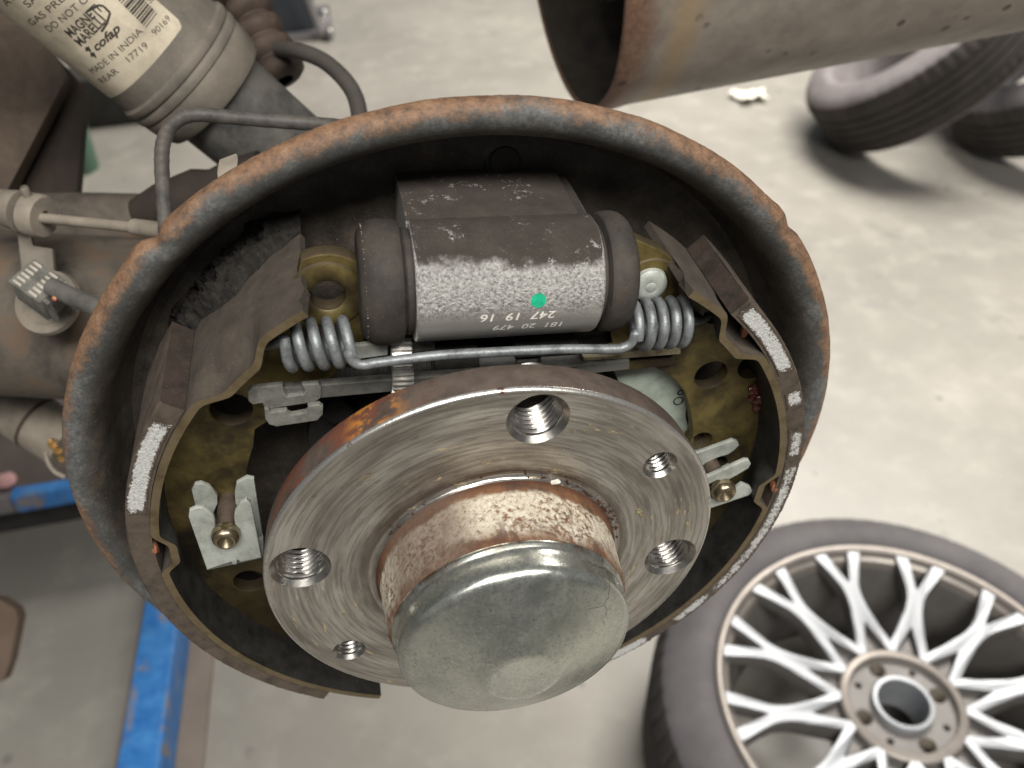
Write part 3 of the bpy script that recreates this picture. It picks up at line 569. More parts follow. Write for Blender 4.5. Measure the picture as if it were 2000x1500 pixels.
# ================================================================== wheel cylinder
def wheel_cylinder():
    ax = Vector((math.cos(R_(-5)), math.sin(R_(-5)), 0)); up = Vector((-ax.y, ax.x, 0)); zz = Vector((0, 0, 1)); C = Vector((8.2, 67.4, -29))
    t = thing("wheel_cylinder", "cast aluminium wheel cylinder with black rubber end boots, dusty on top", "wheel cylinder", C)
    pt = lambda u, v, z: C + ax * u + up * v + zz * z
    def prism(prof, us):
        V = []; Fc = []; n = len(prof)
        for u in us:
            for v, z in prof: V.append(pt(u, v, z))
        for i in range(len(us) - 1):
            for j in range(n): j2 = (j + 1) % n; Fc.append((i * n + j, (i + 1) * n + j, (i + 1) * n + j2, i * n + j2))
        Fc += [tuple(range(n)), tuple((len(us) - 1) * n + j for j in range(n))]; return V, Fc
    circp = [(14 * math.sin(R_(a)), 14 * math.cos(R_(a))) for a in range(118, -125, -6)]
    barrel = circp + [(-11.5, -26), (12.0, -26)]
    def shrink(p, d): return [(v * (1 - d / 14), z - (d if z > 5 else 0) * .0 if True else z) for v, z in p]
    us = [-21.2, -20.9, -20.4] + [-20.4 + 40.8 * k / 12 for k in range(1, 12)] + [20.4, 20.9, 21.2]
    V = []; Fc = []; n = len(barrel)
    for u in us:
        k = 1 - (.045 if abs(u) > 21 else .015 if abs(u) > 20.6 else 0)
        for v, z in barrel: V.append(pt(u, v * k, z * (k if z > -10 else 1)))
    for i in range(len(us) - 1):
        for j in range(n): j2 = (j + 1) % n; Fc.append((i * n + j, (i + 1) * n + j, (i + 1) * n + j2, i * n + j2))
    Fc += [tuple(range(n)), tuple((len(us) - 1) * n + j for j in range(n))]
    block = [(12.9, -4.6), (13.3, -5.4), (13.2, -28.5), (0, -28.5), (0, -4.6)]
    b2 = prism(block, [-21.6, -21.2, 17.6, 18.2]); lip = prism([(-12.6, -2), (-13.2, -1), (-14.4, -1.4), (-14.6, -3), (-13.0, -6)], [-21, 19.5])
    V, Fc, I = join((V, Fc), b2, lip); obj("cylinder_body", V, Fc, M['cast'], t, sharp=32)
    for s in (-1, 1):
        kz = lambda z: 20.6 + (z - 20.6) * (.86 if s < 0 else .66)
        prof = [(11.6, 20.6), (12.2, 21.6), (12.2, 23.0), (11.9, 23.4), (13.6, 24.2), (14.2, 25.5), (14.3, 29.5), (14.0, 31.6), (13.1, 33.4), (11.9, 34.6), (11.0, 34.9), (10, 34.8), (7, 35.2), (.01, 35.2)]; prof = [(r, kz(z)) for r, z in prof]
        def rb(r, z, th, j):
            return r + (.12 * noise.noise(Vector((th * 1.5, z * .3, s))) if r > 5 else 0) - (.35 * abs(math.sin(th * 26)) if j == 10 else 0), z
        V, Fc = lathe(prof, C, ax * s, 120, rb, fr=(up, (ax * s).cross(up), ax * s)); obj("rubber_boot", V, Fc, M['boot'], t)
    B = []
    for k in range(46):
        if random.random() < .35: continue
        an = R_(-38 + 150 * k / 45); c = C - ax * 31.7 + (up * math.sin(an) + zz * math.cos(an)) * (13.3 + .1 * noise.noise(Vector((k, 0, 0))))
        B.append(lump(c, .07 + .16 * random.random() ** 2, 1, .3, seed=k))
    V, Fc, _ = join(*B); obj("seam_beads", V, Fc, M['cable'], t)['kind'] = 'stuff'
    # print on the barrel, read from below
    def barrel_text(txt, px, py, size, name, xs=1.0, bold=.0):
        p = hitcyl(px, py, C, ax, 14); u0 = (p - C).dot(ax); a0 = math.atan2((p - C).dot(up), (p - C).dot(zz))
        V, Fc = glyphs(txt, size, bold, .15, 'CENTER', xs)
        def mp(x, y):
            a = a0 - y / 14; return C + ax * (u0 - x) + (up * math.sin(a) + zz * math.cos(a)) * 14.05
        obj(name, [mp(x, y) for x, y in V], Fc, M['print'], t)
    barrel_text("247  19  16", 1014, 611, 3.0, "date_print", 1.25, .04)
    barrel_text("181  20  479", 1035, 632, 2.6, "date_print", 1.25, .03)
    p = hitcyl(1052, 587, C, ax, 14); u0 = (p - C).dot(ax); a0 = math.atan2((p - C).dot(up), (p - C).dot(zz))
    V = []; rs = [1.75 * (1 + .08 * noise.noise(Vector((k * 1.1, 0, 0)))) for k in range(36)]
    for k in range(36):
        x, y = rs[k] * math.cos(k / 18 * math.pi), rs[k] * math.sin(k / 18 * math.pi); a = a0 + y / 14; V.append(C + ax * (u0 + x) + (up * math.sin(a) + zz * math.cos(a)) * 14.06)
    obj("green_paint_dot", V, [tuple(range(36))], M['green'], t)
wheel_cylinder()

# ================================================================== return spring
def spring():
    def coil(c, r, x0, x1, turns, ph0, slope, n=28):
        P = []; N = int(abs(turns) * n)
        for i in range(N + 1):
            s = i / N; a = ph0 + 2 * math.pi * turns * s
            P.append(Vector((c.x + x0 + (x1 - x0) * s, c.y + slope * (x0 + (x1 - x0) * s) + r * math.cos(a), c.z + r * math.sin(a))))
        return P
    cl = at(612, 672, -20.0); cr = at(1285, 632, -20.5)
    L = coil(cl, 4.9, -5.6, 8.2, 4.0, math.pi * .5, -.08)   # ends low in front
    Rr = coil(cr, 5.3, -6.6, 7.2, -4.5, math.pi * .5, -.05)
    hook = [at(478, 668, -29), at(505, 672, -25), at(535, 671, -20), at(556, 660, -17)]
    mid = [at(x, y, z) for x, y, z in ((681, 690, -14.6), (688, 704, -14.4), (702, 712, -14.2), (718, 712, -14.2), (740, 708, -14.2), (860, 694, -14.4), (980, 687, -14.6), (1100, 682, -14.9), (1195, 682, -15.2), (1220, 678, -15.3), (1234, 668, -15.3), (1241, 652, -15.2))]
    end = [at(1345, 626, -24), at(1372, 622, -28), at(1396, 614, -32)]
    P = smooth(hook, False, 8)[:-1] + L + smooth([L[-1]] + mid + [Rr[0]], False, 8)[1:-1] + Rr + smooth([Rr[-1]] + end, False, 8)[1:]
    V, Fc = tube(P, 1.0, 14, lambda s: 1.27 if s < .36 or s > .66 else 1.16)
    o = obj("return_spring", V, Fc, M['spring']); tag(o, "pale zinc coil return spring stretched below the wheel cylinder", "spring")
spring()

# ================================================================== adjuster strut
def strut():
    t = thing("adjuster_strut", "steel adjuster strut with star wheel across the shoes below the spring", "adjuster strut", at(900, 735, -25))
    def slab(front_px, z, thick, name, mat, bev=.3, loops=()):
        V, Fc = fill([pxl(front_px, z)] + [pxl(l, z) for l in loops], thick, bev, zplane(z)); return obj(name, V, Fc, M[mat], t)
    slab([(505, 762), (640, 751), (860, 734), (1100, 716), (1230, 704), (1230, 722), (1100, 736), (860, 757), (630, 778), (520, 788)], -21.5, 2.4, "strut_bar", 'strut')
    slab([(1195, 694), (1330, 671), (1330, 692), (1230, 700), (1140, 706), (1140, 698)], -22.2, 5.0, "strut_end", 'gold')
    slab([(483, 766), (492, 758), (552, 752), (555, 768), (562, 775), (592, 771), (597, 764), (592, 757), (590, 752), (622, 750), (627, 756), (627, 777), (616, 786), (528, 799), (516, 795), (512, 788), (494, 791), (485, 784)], -20.2, 1.6, "fork_plate", 'fork')
    slab([(516, 800), (524, 797), (528, 806), (560, 803), (563, 808), (570, 811), (597, 806), (602, 802), (601, 794), (624, 791), (631, 796), (631, 810), (620, 822), (540, 834), (526, 830), (518, 820)], -14.5, 1.6, "fork_plate", 'fork')
    slab([(676, 690), (690, 676), (758, 668), (758, 694), (702, 702), (680, 702)], -23.5, 1.5, "spring_plate", 'clip', .3)
    slab([(803, 668), (850, 664), (850, 684), (803, 690)], -25.5, 1.5, "spring_plate", 'strut', .3)
    a, b = at(645, 722, -31), at(1200, 690, -31); u = (b - a).normalized(); L = (b - a).length
    def rt(s): return 3.4 + (.9 if .42 < s < .7 else 0)
    def rthread(r, z, th, j): return r + (.35 * abs(((z / 1.2 + th / 6.283) % 1) * 2 - 1) if 0 < j < 299 else 0), z
    V, Fc = lathe([(.01, 0)] + [(3.3, L * .42 * k / 298) for k in range(299)] + [(.01, L * .42)], a, u, 24, rthread); obj("threaded_rod", V, Fc, M['dark'], t)
    V, Fc = lathe([(.01, L * .42), (5.0, L * .42), (5.2, L * .43), (5.2, L * .62), (4.0, L * .63), (4.0, L * .70), (5.6, L * .71), (5.6, L * .86), (4.4, L * .87), (4.4, L), (.01, L)], a, u, 40); obj("adjuster_sleeve", V, Fc, M['dark'], t)
    s0 = (at(781, 705, -26) - a).dot(u); off = at(781, 705, -26) - (a + u * s0)
    def rg(r, z, th, j): return (r + .55 * max(-1, min(1, 2.6 * math.sin(th * 36))) if r > 6 else r), z
    V, Fc = lathe([(3, -2.5), (7.8, -2.5), (8.1, -2.2), (8.1, 2.2), (7.8, 2.5), (3, 2.5)], a + u * s0 + off, u, 360, rg); obj("star_wheel", V, Fc, M['bright'], t, sharp=25)
    V, Fc = boxm(at(1008, 700, -26), (16, -1.4, 0), (0, 3.6, 0), (0, 0, -9)); bevel(obj("guide_lug", V, Fc, M['dark'], t), .5)
    V, Fc = boxm(at(850, 728, -24), (11, -1, 0), (0, 6, 0), (0, 0, -8)); bevel(obj("guide_lug", V, Fc, M['dark'], t), .5)
    V, Fc = boxm(at(1120, 676, -30), (9, -.8, 0), (0, 4.6, 0), (0, 0, -8)); bevel(obj("guide_lug", V, Fc, M['dark'], t), .5)
strut()
def lever():
    t = thing("handbrake_lever", "pale green zinc handbrake lever behind the upper right shoe", "brake lever", at(1290, 780, -33))
    z = -32.2
    V, Fc = fill([pxl([(1180, 660), (1260, 600), (1330, 640), (1352, 720), (1352, 770), (1340, 808), (1345, 850), (1320, 900), (1270, 880), (1235, 790), (1205, 740)], z, 6)], 3, .3, zplane(z)); obj("lever_plate", V, Fc, M['lever'], t)
    for cx, cy, r in ((1329, 767, .75), (1325, 783, 1.35)):
        c = at(cx, cy, z + .1); V, Fc = lathe([(r - .22, 0), (r - .1, .12), (r + .1, .12), (r + .22, 0)], c, seg=28); obj("stamped_ring", V, Fc, M['dark'], t)
    rx = at(1268, 556, -26.2); V, Fc = lathe([(.01, 1.6), (.9, 1.65), (1.4, 1.35), (2.2, 1.5), (3.4, 1.3), (4.3, .6), (4.6, -.6)], rx, seg=48); obj("pivot_rivet", V, Fc, M['clip'], t)
lever()

# ================================================================== hold-down clips and pins
def clips():
    def leaf(pts, z, th=1.1, n=0): return fill([pxl(pts, z, n)], th, .25, zplane(z))
    t = thing("hold_down_clip", "white zinc hold-down clip on the left shoe, open side up", "spring clip", at(440, 1050, -20), "hold-down clips of the shoes")
    hole = [(421, 1040), (419, 1052), (424, 1063), (436, 1070), (452, 1069), (464, 1060), (470, 1047), (468, 1034), (459, 1024), (457, 1010), (459, 999)]
    front = [(368, 1010), (370, 998), (384, 992), (398, 993), (414, 1004), (419, 1012)] + hole + [(470, 982), (482, 977), (490, 984), (511, 1089), (470, 1098), (464, 1094), (462, 1103), (454, 1103), (452, 1098), (404, 1113)]
    V, Fc = leaf(front, -15.5, 1.3); obj("front_leaf", V, Fc, M['clip'], t)
    rear = [(374, 957), (380, 947), (392, 944), (408, 950), (424, 968), (425, 984), (416, 1004), (430, 1030), (452, 1030), (462, 1000), (458, 965), (462, 944), (482, 933), (496, 936), (512, 1040), (512, 1075), (402, 1090), (384, 1000)]
    V, Fc = leaf(rear, -24.0, 1.3); obj("rear_leaf", V, Fc, M['clip'], t)
    a, b = at(404, 1112, -16.0), at(511, 1088, -16.0); u = b - a; V = []; Fc = []
    for i in range(2):
        for k in range(9):
            an = math.pi * k / 8; V.append(a + u * i + Vector((0, -2.0 * math.sin(an), -4.4 + 4.4 * math.cos(an))))
    for k in range(8): Fc.append((k, k + 1, 9 + k + 1, 9 + k))
    obj("clip_fold", V, Fc, M['clip'], t)
    t = thing("hold_down_clip", "white zinc hold-down clip on the right shoe, two prongs beside the hub", "spring clip", at(1400, 950, -20), "hold-down clips of the shoes")
    f = [(1330, 968), (1330, 925), (1384, 931), (1400, 924), (1455, 899), (1463, 899), (1467, 906), (1462, 915), (1440, 928), (1422, 938), (1400, 938), (1385, 946), (1380, 962), (1390, 974), (1408, 976), (1428, 970), (1440, 952), (1450, 945), (1465, 951), (1471, 960), (1462, 968), (1385, 994)]
    V, Fc = leaf(f, -15.5, 1.3); obj("front_leaf", V, Fc, M['clip'], t)
    f = [(1320, 935), (1320, 890), (1366, 884), (1432, 860), (1441, 863), (1444, 870), (1434, 880), (1422, 888), (1404, 893), (1378, 905), (1368, 915), (1372, 930), (1400, 922), (1425, 910), (1435, 915), (1420, 930), (1375, 950)]
    V, Fc = leaf(f, -24.0, 1.3); obj("rear_leaf", V, Fc, M['clip'], t)
    for px, py, lab in ((441, 1046, "pin with dimpled ball end standing in the left clip"), (1413, 957, "pin with dimpled ball end between prongs of the right clip")):
        c = at(px, py, -14.5); t = thing("hold_down_pin", "bright steel " + lab, "pin", c, "hold-down pins of the shoes")
        V, Fc = lathe([(2.5, -1.5), (2.5, -38)], c, seg=28); obj("pin_shaft", V, Fc, M['shaft'], t)
        V, Fc = lathe([(.01, .6), (.8, 1.1), (1.7, 2.1), (2.0, 2.4), (2.5, 2.3), (3.2, 1.5), (3.6, .2), (3.5, -1.0), (2.9, -2.0), (2.4, -2.4)], c, seg=40); obj("pin_head", V, Fc, M['pin'], t)
clips()

# ================================================================== shock absorber with its label
def shock():
    A = atd(96, -92, 290); B = atd(390, 160, 328); ax = (B - A).normalized(); Lr = (B - A).length
    t = thing("shock_absorber", "dusty grey shock absorber tube with a cream printed label", "shock absorber", B)
    rayc = ray(250, 40).normalized(); e1 = -(rayc - ax * rayc.dot(ax)).normalized(); e2 = ax.cross(e1); r0 = 25.6
    def uv(px, py):
        p = hitcyl(px, py, A, ax, r0) - A; s = p.dot(ax); return s, math.atan2(p.dot(e2), p.dot(e1))
    def pt(s, a, r): return A + ax * s + (e1 * math.cos(a) + e2 * math.sin(a)) * r
    g = sorted(uv(*p)[0] for p in ((300, 180), (355, 148), (420, 90)))
    s1 = uv(330, 165)[0]; s2 = uv(352, 190)[0]; s3 = uv(372, 215)[0]; s1, s2, s3 = s1 + 0, s2, s3
    prof = [(.01, -60), (r0, -60), (r0, s1 - 1.5), (r0 + .1, s1 - 1), (r0 + 1.2, s1 - .2), (r0 + 1.5, s1 + 1.2), (r0 + 1.1, s1 + 2.4), (r0 + .3, s1 + 2.8), (r0 + .9, s1 + 3.6), (r0 + 1.2, s2 - .4), (r0 + .9, s2 + 1.0), (r0 + .2, s2 + 1.5), (r0 + .6, s2 + 2.3), (r0 + .3, s3 + 1), (r0 - .6, s3 + 6), (r0 - 1.6, s3 + 8), (r0 - 3.5, s3 + 8.6), (20, s3 + 8.7)]
    V, Fc = lathe(prof, A, ax, 120, fr=(e1, e2, ax)); obj("dust_tube", V, Fc, M['damper'], t)
    V, Fc = lathe([(20.2, s3 + 5), (20.2, s3 + 90), (.01, s3 + 90)], A, ax, 96, fr=(e1, e2, ax)); obj("damper_tube", V, Fc, M['dampert'], t)
    # label patch
    sa, aR = uv(350, 40); sb = uv(306, 118)[0]; sgn = 1 if uv(350, 40)[1] > uv(100, 60)[1] else -1
    aL = aR - sgn * R_(150); send = (uv(262, 160)[0] + sb) / 2; stop = -40.0; rad = 2.2; V = []; Fc = []; na, ns = 60, 24
    ang = lambda i: aL + (aR - aL) * i / na
    for i in range(na + 1):
        d = (na - i) / na * abs(aR - aL) * r0; c = 0 if d > rad else rad - math.sqrt(max(0, rad * rad - (rad - d) ** 2))
        for j in range(ns + 1):
            s = stop + (send - c - stop) * j / ns; V.append(pt(s, ang(i), r0 + .07))
    for i in range(na):
        for j in range(ns): b = i * (ns + 1) + j; Fc.append((b, b + ns + 1, b + ns + 2, b + 1))
    lab = obj("label_sticker", V, Fc, M['label'], t)
    def write(txt, p0, p1, hgt, name="label_print", bold=0.0, shear=0.0, h=.12):
        """baseline from pixel p0 to p1 measured on the tube"""
        (sA, aA), (sB, aB) = uv(*p0), uv(*p1); dx, dy = (aB - aA) * r0, (sB - sA); L = math.hypot(dx, dy)
        V, Fc = glyphs(txt, hgt / .72, bold, shear); w = max(v[0] for v in V); k = L / w
        ux, uy = dx / L, dy / L; nx, ny = (uy, -ux) if sgn > 0 else (-uy, ux)
        if nx * 0 + ny > 0: nx, ny = -nx, -ny
        obj(name, [pt(sA + x * k * uy + y * ny, aA + (x * k * ux + y * nx) / r0, r0 + h) for x, y in V], Fc, M['ink'], lab)
    write("SAS", (55, 16), (87, -12), 2.3); write("GAS PRESSURE", (63, 50), (186, -56), 2.2); write("DO NOT OPEN", (97, 63), (204, -28), 2.3); write("AV", (14, 12), (34, -4), 2.4)
    write("MAGNETI", (139, 74), (199, 21), 3.0, bold=.11); write("MARELLI", (158, 91), (209, 41), 3.0, bold=.11)
    write("cofap", (188, 101), (238, 57), 2.7, bold=.11, shear=.35)
    write("MADE IN INDIA", (182, 144), (280, 62), 2.15); write("REAR", (200, 163), (234, 140), 2.15); write("17719", (250, 124), (291, 91), 2.2); write("90169", (303, 71), (334, 38), 2.1); write("SB", (293, 8), (303, -3), 2.2)
    def bar(p0, p1, w):
        (sA, aA), (sB, aB) = uv(*p0), uv(*p1); dx, dy = (aB - aA) * r0, sB - sA; L = math.hypot(dx, dy); nx, ny = -dy / L * w / 2, dx / L * w / 2; V = []; n = 6
        for k in range(n + 1):
            q = k / n
            for s in (-1, 1): V.append(pt(sA + dy * q + s * ny, aA + (dx * q + s * nx) / r0, r0 + .11))
        return V, [(2 * k, 2 * k + 1, 2 * k + 3, 2 * k + 2) for k in range(n)]
    B_ = []; pos = 0
    for k, w in enumerate((.45, .3, .3, .95, .35, .7, .7, .35, .7, .4, .8, .3, .3)):
        f = k / 12; B_.append(bar((232 + 52 * f, 2 + 52 * f), (258 + 48 * f, -26 + 51 * f), w))
    V, Fc, _ = join(*B_); obj("barcode", V, Fc, M['ink'], lab)
    fr = [((170, 22), (193, 10)), ((193, 10), (202, 12)), ((202, 12), (215, 25)), ((215, 25), (209, 45)), ((209, 45), (198, 62))]
    V, Fc, _ = join(*[bar(a, b, .75) for a, b in fr]); obj("logo_frame", V, Fc, M['ink'], lab)
    star = []
    for c in ((173, 97), (183, 108)):
        (s, a) = uv(*c)
        star.append(([pt(s + y, a + x / r0, r0 + .12) for x, y in ((-1.3, -.7), (.2, -1.2), (1.3, -.2), (.3, .25), (.25, 1.3), (-.6, .5))], [(0, 1, 2, 3), (0, 3, 4, 5)]))
    V, Fc, _ = join(*star); obj("logo_star", V, Fc, M['ink'], lab)
shock()

# ================================================================== pipes, hoses, cables behind the plate
def rim_extras():
    a, b = atd(268, 420, 335), atd(520, 345, 330); u = (b - a).normalized(); L = (b - a).length
    V, Fc = lathe([(.01, 0), (6, 0), (9, L * .2), (10.5, L * .5), (8.5, L * .62), (10, L * .8), (10, L), (.01, L)], a, u, 48); o = obj("bump_stop", V, Fc, M['bracketd']); tag(o, "dark rubber bump stop behind the plate below the shock absorber", "bump stop")
    p = atd(424, 352, 205); V, Fc = boxm(p, atd(462, 338, 205) - p, atd(428, 326, 206) - p, (0, 1, -2)); o = bevel(obj("lug_tab", V, Fc, M['cable']), .4); tag(o, "small pale lug on the outside of the backing plate, upper left", "lug")
rim_extras()
def lines():
    P = smooth([atd(x, y, d) for x, y, d in ((326, 470, 262), (320, 400, 260), (316, 320, 258), (320, 275, 257), (340, 240, 256), (380, 224, 256), (450, 229, 258), (560, 238, 262), (640, 244, 266), (720, 252, 272))], False, 8)
    V, Fc = tube(P, 2.15, 18, lambda s: 2.15 + .07 * math.sin(s * 300)); o = obj("brake_pipe", V, Fc, M['pipe']); tag(o, "bent dark brake pipe in front of the shock absorber, entering behind the plate", "brake pipe")
    P = smooth([atd(x, y, d) for x, y, d in ((545, 95, 360), (585, 100, 350), (630, 118, 345), (668, 150, 340), (692, 185, 335), (702, 225, 330), (702, 262, 326))], False, 8)
    V, Fc = tube(P, 3.2, 18); o = obj("brake_hose", V, Fc, M['hose']); tag(o, "thick curved dark rubber hose looping over the rusty plate lip", "hose")
    a, b = atd(455, -36, 372), atd(556, 158, 372); u = (b - a).normalized(); L = (b - a).length
    prof = [(6, 0)]
    for k in range(5):
        z = L * k / 5; prof += [(8.0, z + .3), (10.4, z + L * .05), (11.0, z + L * .10), (10.4, z + L * .15), (8.0, z + L * .19)]
    V, Fc = lathe(prof + [(4, L)], a, u, 48); o = obj("rubber_bellows", V, Fc, M['bump']); tag(o, "ribbed brown rubber bellows behind the shock absorber", "bellows")
    t = thing("handbrake_cable", "dusty handbrake cable with round end stop and grey rod, left of the plate", "cable", atd(75, 420, 300))
    a, b = atd(20, 408, 300), atd(95, 424, 297); u = (b - a).normalized()
    V, Fc = lathe([(3, -14), (5.2, -10), (6.6, 0), (7.2, 5), (4.5, 5.4)], a, u, 40); obj("cable_sleeve", V, Fc, M['cable'], t)
    c = atd(72, 421, 298); V, Fc = lathe([(.01, -3.4), (6.6, -3.4), (7.5, -2.6), (7.5, 2.2), (6.8, 3.2), (2.2, 3.4), (2.0, 2.4)], c, u, 56); obj("end_stop", V, Fc, M['cable'], t)
    V, Fc = lathe([(1.2, -2), (1.5, 2), (1.2, 3)], c + Vector((-.4, 8, 0)), (0, 1, 0), 20); obj("stop_tab", V, Fc, M['cable'], t)
    V, Fc = tube([atd(84, 426, 296), atd(180, 436, 286), atd(270, 445, 276)], 1.75, 16); obj("cable_rod", V, Fc, M['cable'], t)
    V, Fc = tube([atd(262, 443, 276), atd(320, 450, 270)], 2.6, 18); obj("cable_ferrule", V, Fc, M['cable'], t)
    V, Fc = tube(smooth([atd(-30, 395, 305), atd(-5, 402, 302), atd(30, 412, 300)], False, 6), 5.5, 18, lambda s: 5.0 + 1.6 * s); obj("cable_sheath", V, Fc, M['cable'], t)
    q = [atd(x, y, 306) for x, y in ((28, 420), (52, 404), (58, 452), (64, 480), (102, 486), (106, 540), (44, 540), (36, 470))]; n = (q[1] - q[0]).cross(q[3] - q[0]).normalized(); n = n if n.dot(ray(60, 470)) > 0 else -n
    V = q + [p + n * 1.6 for p in q]; k = len(q); Fc = [tuple(range(k)), tuple(range(k, 2 * k))] + [(i, (i + 1) % k, (i + 1) % k + k, i + k) for i in range(k)]
    obj("cable_bracket", V, Fc, M['damper'], t)
    # sensor plug
    t = thing("sensor_connector", "grey ribbed electrical sensor connector with two copper contacts, left edge", "connector", atd(75, 550, 285))
    o = atd(14, 548, 285); ux = atd(76, 592, 280) - o; uy = atd(66, 503, 292) - o; n = ux.cross(uy).normalized(); n = n if n.dot(ray(70, 550)) > 0 else -n
    V, Fc = boxm(o, ux, uy, n * 9); bevel(obj("connector_body", V, Fc, M['conn'], t), .7)
    for row in (.12, .62):
        for k in range(6):
            p = o + uy * (.06 + .155 * k) + ux * row; V, Fc = boxm(p - n * .7, ux * .25, uy * .085, n * 1.2); bevel(obj("rib", V, Fc, M['connl'], t), .2, 1)
    p0 = o + ux * 1.02; V, Fc = boxm(p0 + uy * .1, ux * .16, uy * .12, n * 8); obj("socket_wall", V, Fc, M['conn'], t)
    V, Fc = boxm(p0 + uy * .86, ux * .22, uy * .1, n * 8); obj("socket_wall", V, Fc, M['conn'], t)
    for x, y in ((110, 563), (107, 583)):
        V, Fc = lump(atd(x, y, 281), 1.0, 2, .2); obj("contact", V, Fc, M['copper'], t)
    V, Fc = tube(smooth([atd(100, 560, 284), atd(130, 575, 282), atd(165, 590, 279), atd(215, 612, 274)], False, 6), 3.1, 16); obj("plug_lead", V, Fc, M['dampert'], t)
    c = atd(92, 590, 302); V, Fc = lathe([(.01, 2), (7, 2), (8.2, 1.2), (8.6, 1.6), (11.2, .6), (11.6, -1.5), (9, -3)], c, (-.18, .75, .62), 56); o = obj("sensor_boss", V, Fc, M['cable']); tag(o, "round dusty boss under the sensor connector", "boss")
lines()

# ================================================================== axle beam, brackets, exhaust
def poly_slab(name, pts, dep, thick, mat, label, cat, parent=None, lean=(0, 0)):
    q = [atd(x, y, dep + lean[0] * (x - pts[0][0]) + lean[1] * (y - pts[0][1])) for x, y in pts]; n = (q[1] - q[0]).cross(q[2] - q[0]).normalized(); n = n if n.dot(ray(*pts[0])) > 0 else -n
    V = q + [p + n * thick for p in q]; k = len(q); Fc = [tuple(range(k)), tuple(range(k, 2 * k))] + [(i, (i + 1) % k, (i + 1) % k + k, i + k) for i in range(k)]
    o = obj(name, V, Fc, mat, parent); 
    if label: tag(o, label, cat)
    return o
def underbody():
    a, b = atd(620, 650, 350), atd(-260, 596, 352); u = (b - a).normalized(); L = (b - a).length
    def ra(r, z, th, j): return r + .8 * noise.noise(Vector((z * .03, math.cos(th) * 2, math.sin(th) * 2))), z
    V, Fc = lathe([(.01, 0)] + [(33, L * k / 40) for k in range(41)] + [(.01, L)], a, u, 96, ra); o = obj("axle_beam", V, Fc, M['axle']); tag(o, "thick rusty axle beam running left from behind the plate", "axle beam")
    a, b = atd(560, 440, 372), atd(-120, 432, 380); u = (b - a).normalized(); L = (b - a).length
    V, Fc = lathe([(.01, 0), (12, 0)] + [(12.5, L * k / 20) for k in range(21)], a, u, 48, ra); o = obj("trailing_arm", V, Fc, M['axle']); tag(o, "rusty brown arm behind the handbrake cable", "suspension arm")
    poly_slab("spring_bracket", [(-60, 420), (-60, -20), (70, 40), (128, 140), (130, 150), (14, 372), (0, 400)], 385, 10, M['bracket'], "brown rusty bracket plate at the upper left edge", "bracket", None, (0.05, -.02))
    poly_slab("chassis_bracket", [(-40, 470), (60, 180), (100, 100), (165, 170), (156, 300), (150, 372), (140, 430), (60, 440)], 402, 8, M['bracketd'], "dark rusted chassis bracket between the brown plate and the shock absorber", "bracket", None, (0.04, 0))
    a, b = atd(-60, 742, 415), atd(140, 868, 412); u = (b - a).normalized(); L = (b - a).length
    t = thing("steel_tube", "dusty grey round tube with a ring groove and brass fitting at the left edge", "tube", atd(60, 810, 415))
    V, Fc = lathe([(.01, 0), (13, 0), (13, L * .66), (12.5, L * .665), (12.5, L * .675), (13, L * .68), (13, L), (.01, L)], a, u, 64); obj("tube_body", V, Fc, M['cable'], t)
    V, Fc = lathe([(12.9, L * .655), (13.3, L * .66), (13.3, L * .685), (12.9, L * .69)], a, u, 64); obj("ring_groove", V, Fc, M['bump'], t)
    V, Fc, _ = join(*[lump(atd(x, y, 396), s, 2, .4, k, i) for i, (x, y, s, k) in enumerate(((103, 866, 2.0, (1, 1.3, 1)), (112, 880, 1.8, (1, 1.2, 1)), (120, 896, 1.6, (1, 1, 1))))]); obj("brass_fitting", V, Fc, M['brass'], t)
    P = smooth([atd(x, y, 400) for x, y in ((88, 882), (95, 905), (108, 922), (128, 932))], False, 6); V, Fc = tube(P, 1.1, 10); obj("wire_clip", V, Fc, M['cable'], t)
    # exhaust
    r = 78.5; C = atd(1108, -128, 400); u = Vector([CR[0][i] - CR[1][i] * .227 + CR[2][i] * .139 for i in range(3)]).normalized()
    t = thing("exhaust_pipe", "wide pitted exhaust pipe with rusty open end, upper right", "exhaust pipe", C)
    e1, e2, _ = frame(u)
    V, Fc = lathe([(r - 7, 300), (r - 4, 40), (r - 2.5, 1.0), (r - 1.2, 0), (r + .4, .2), (r + 1.4, 1.6), (r + 1.5, 6), (r + .8, 9), (r + .6, 12), (r + .1, 16), (r, 20), (r, 400), (r + 4, 800), (r - 6, 800)], C, u, 160, lambda q, z, th, j: (q + (.5 * noise.noise(Vector((math.cos(th) * 3, math.sin(th) * 3, z * .02)))), z)); obj("pipe_shell", V, Fc, [M['exhaust'], M['soot']], t, [1 if f % 13 < 2 else 0 for f in range(len(Fc))])
    V, Fc = lathe([(.01, 90), (r - 6, 90)], C, u, 64); obj("baffle", V, Fc, M['dark'], t)
    V, Fc = lathe([(14, 20), (14, 100)], C + e2 * 20, u, 40); obj("inner_tube", V, Fc, M['dark'], t)
underbody()

